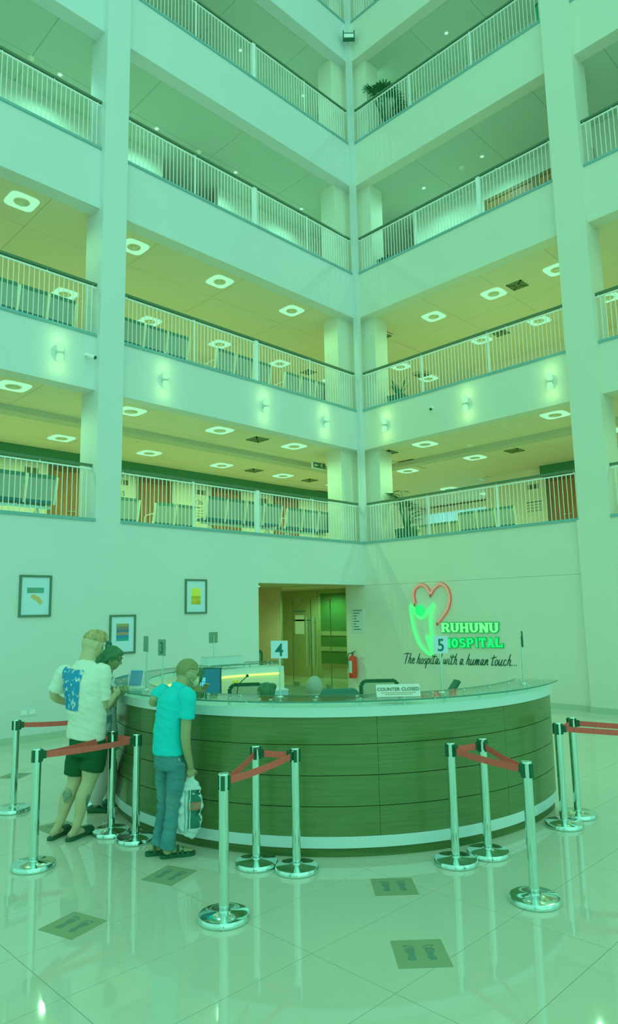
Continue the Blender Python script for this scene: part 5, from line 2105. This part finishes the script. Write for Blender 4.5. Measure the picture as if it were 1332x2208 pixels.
# ---- seated staff inside the ring
def staff(label, hu, hv, d, face, skin, cloth, hairm, lean=.06, scarf=None, arm=None):
    h = at(hu, hv, d)
    f = V((cos(R(face)), sin(R(face)), 0))
    s = V((sin(R(face)), -cos(R(face)), 0))
    t = thing('person', label, 'person', (h.x-f.x*lean, h.y-f.y*lean, 0), 0, None)
    nek = h-f*lean-V((0, 0, .15))
    che = nek-V((0, 0, .18))-f*.03
    pel = V((che.x-f.x*.06, che.y-f.y*.06, .56))
    if che.z < .8:
        pel.z = .5
    bm = nb()
    loft(bm, [(pel, .15, .12, s), (pel.lerp(che, .5), .13, .1, s), (che, .15, .11, s), (che.lerp(nek, .6), .12, .09, s), (nek, .05, .05, s)])
    tube(bm, [nek-V((0, 0, .05)), nek.lerp(h, .5), h-V((0, 0, .03))], [.055, .048, .052], 12)
    hm = head_bm(bm, h, f+V((0, 0, -.3)), (0, 0, 1), .93)
    hands = []
    kn, an = [], []
    for sg_ in (-1, 1):
        sh = che.lerp(nek, .5)+s*.16*sg_
        el = sh-V((0, 0, .25))+f*.08
        wr = (arm if arm and sg_ == 1 else el+f*.24+V((0, 0, .06))-s*.03*sg_)
        limb(bm, [che.lerp(sh, .6), sh, el, wr], [.045, .045, .036, .026])
        hand(bm, wr, (wr-el), (0, 0, -1), .4, .9, sg_)
        hp = pel+s*.08*sg_
        kn = hp+f*.42+V((0, 0, -.02))
        an = V((kn.x, kn.y, .09))
        limb(bm, [hp, kn, an], [.075, .055, .035])
        foot_bm(bm, an, (an.x-f.x*.06, an.y-f.y*.06), (an.x+f.x*.18, an.y+f.y*.18), .0)
    obj('body', remesh(bm, .009, 2), skin, t, True, world=True)
    rot = Matrix((hm.col[0][:3], hm.col[1][:3], hm.col[2][:3])).transposed()
    hb = nb()
    if scarf:
        ball(hb, hm @ V((-.012, 0, .02)), .108, 3, (1.0, .9, 1.1), rot)
        loft(hb, [(nek-V((0, 0, .08)), .14, .11, s), (nek, .10, .09, s), (nek+V((0, 0, .08)), .085, .085, s)], 20)
    else:
        ball(hb, hm @ V((-.018, 0, .025)), .1, 3, (1.0, .86, 1.02), rot)
        ball(hb, hm @ V((-.095, 0, .05)), .05, 3, (1, 1.1, .9), rot)
    hb = remesh(hb, .008, 2, .003, 25)
    kill = [v for v in hb.verts if (lambda q: q.x > .062 and q.z < .06 and q.z > -.12)(hm.inverted() @ v.co)]
    bmesh.ops.delete(hb, geom=kill, context='VERTS')
    obj('headscarf' if scarf else 'hair', hb, scarf or hairm, t, True, world=True)
    eyes(t, hm, .93)
    bm = nb()
    loft(bm, [(pel-V((0, 0, .02)), .17, .14, s), (pel.lerp(che, .5), .15, .12, s), (che, .17, .13, s), (che.lerp(nek, .55), .14, .105, s), (nek-V((0, 0, .01)), .062, .06, s)], 22)
    for sg_ in (-1, 1):
        sh = che.lerp(nek, .5)+s*.16*sg_
        el = sh-V((0, 0, .25))+f*.08
        wr = (arm if arm and sg_ == 1 else el+f*.24+V((0, 0, .06))-s*.03*sg_)
        limb(bm, [che.lerp(sh, .5), sh, el, el.lerp(wr, .7)], [.058, .06, .05, .042])
        hp = pel+s*.08*sg_
        kn = hp+f*.42+V((0, 0, -.02))
        limb(bm, [hp, kn, V((kn.x, kn.y, .12))], [.095, .07, .055])
    obj('uniform', remesh(bm, .012, 3, .004, 9), cloth, t, True, world=True)
    # stool under the seated figure
    st = thing('office_stool', 'dark round office stool under the ' + label.split(' seated')[0].split(' bent')[0], 'stool', (pel.x, pel.y, 0), 0, None)
    zt = pel.z-.20
    obj('seat', cyl(nb(), (0, 0, zt-.06), (0, 0, zt), .19, n=28), black_m, st, True)
    obj('post', cyl(nb(), (0, 0, .05), (0, 0, zt-.06), .025), chrome_m, st, True)
    obj('base', lathe(nb(), [(0, 0), (.22, 0), (.22, .02), (.03, .05), (0, .05)], 28), black_m, st, True)


staff('staff member in dark clothes seated by the monitor, half hidden behind the man in turquoise', 416, 1464, 7.55, 160, skin_brown, M('dark_uniform', (22, 95, 50), .8), M('dark_brown_hair', (22, 102, 58)), arm=at(440, 1486, 7.35))
staff('dark-haired staff member bent low behind the counter, right of sign 4', 572, 1497, 7.7, 150, skin_brown, M('dark_green_uniform', (30, 105, 60), .8), M('dark_brown_hair', (22, 102, 58)))
staff('staff member in a pale grey headscarf seated at the middle of the counter', 678, 1484, 8.2, 25, skin_brown, M('pale_grey_uniform', (92, 166, 124), .8), None, scarf=M('pale_grey_scarf', (88, 162, 120), .8))
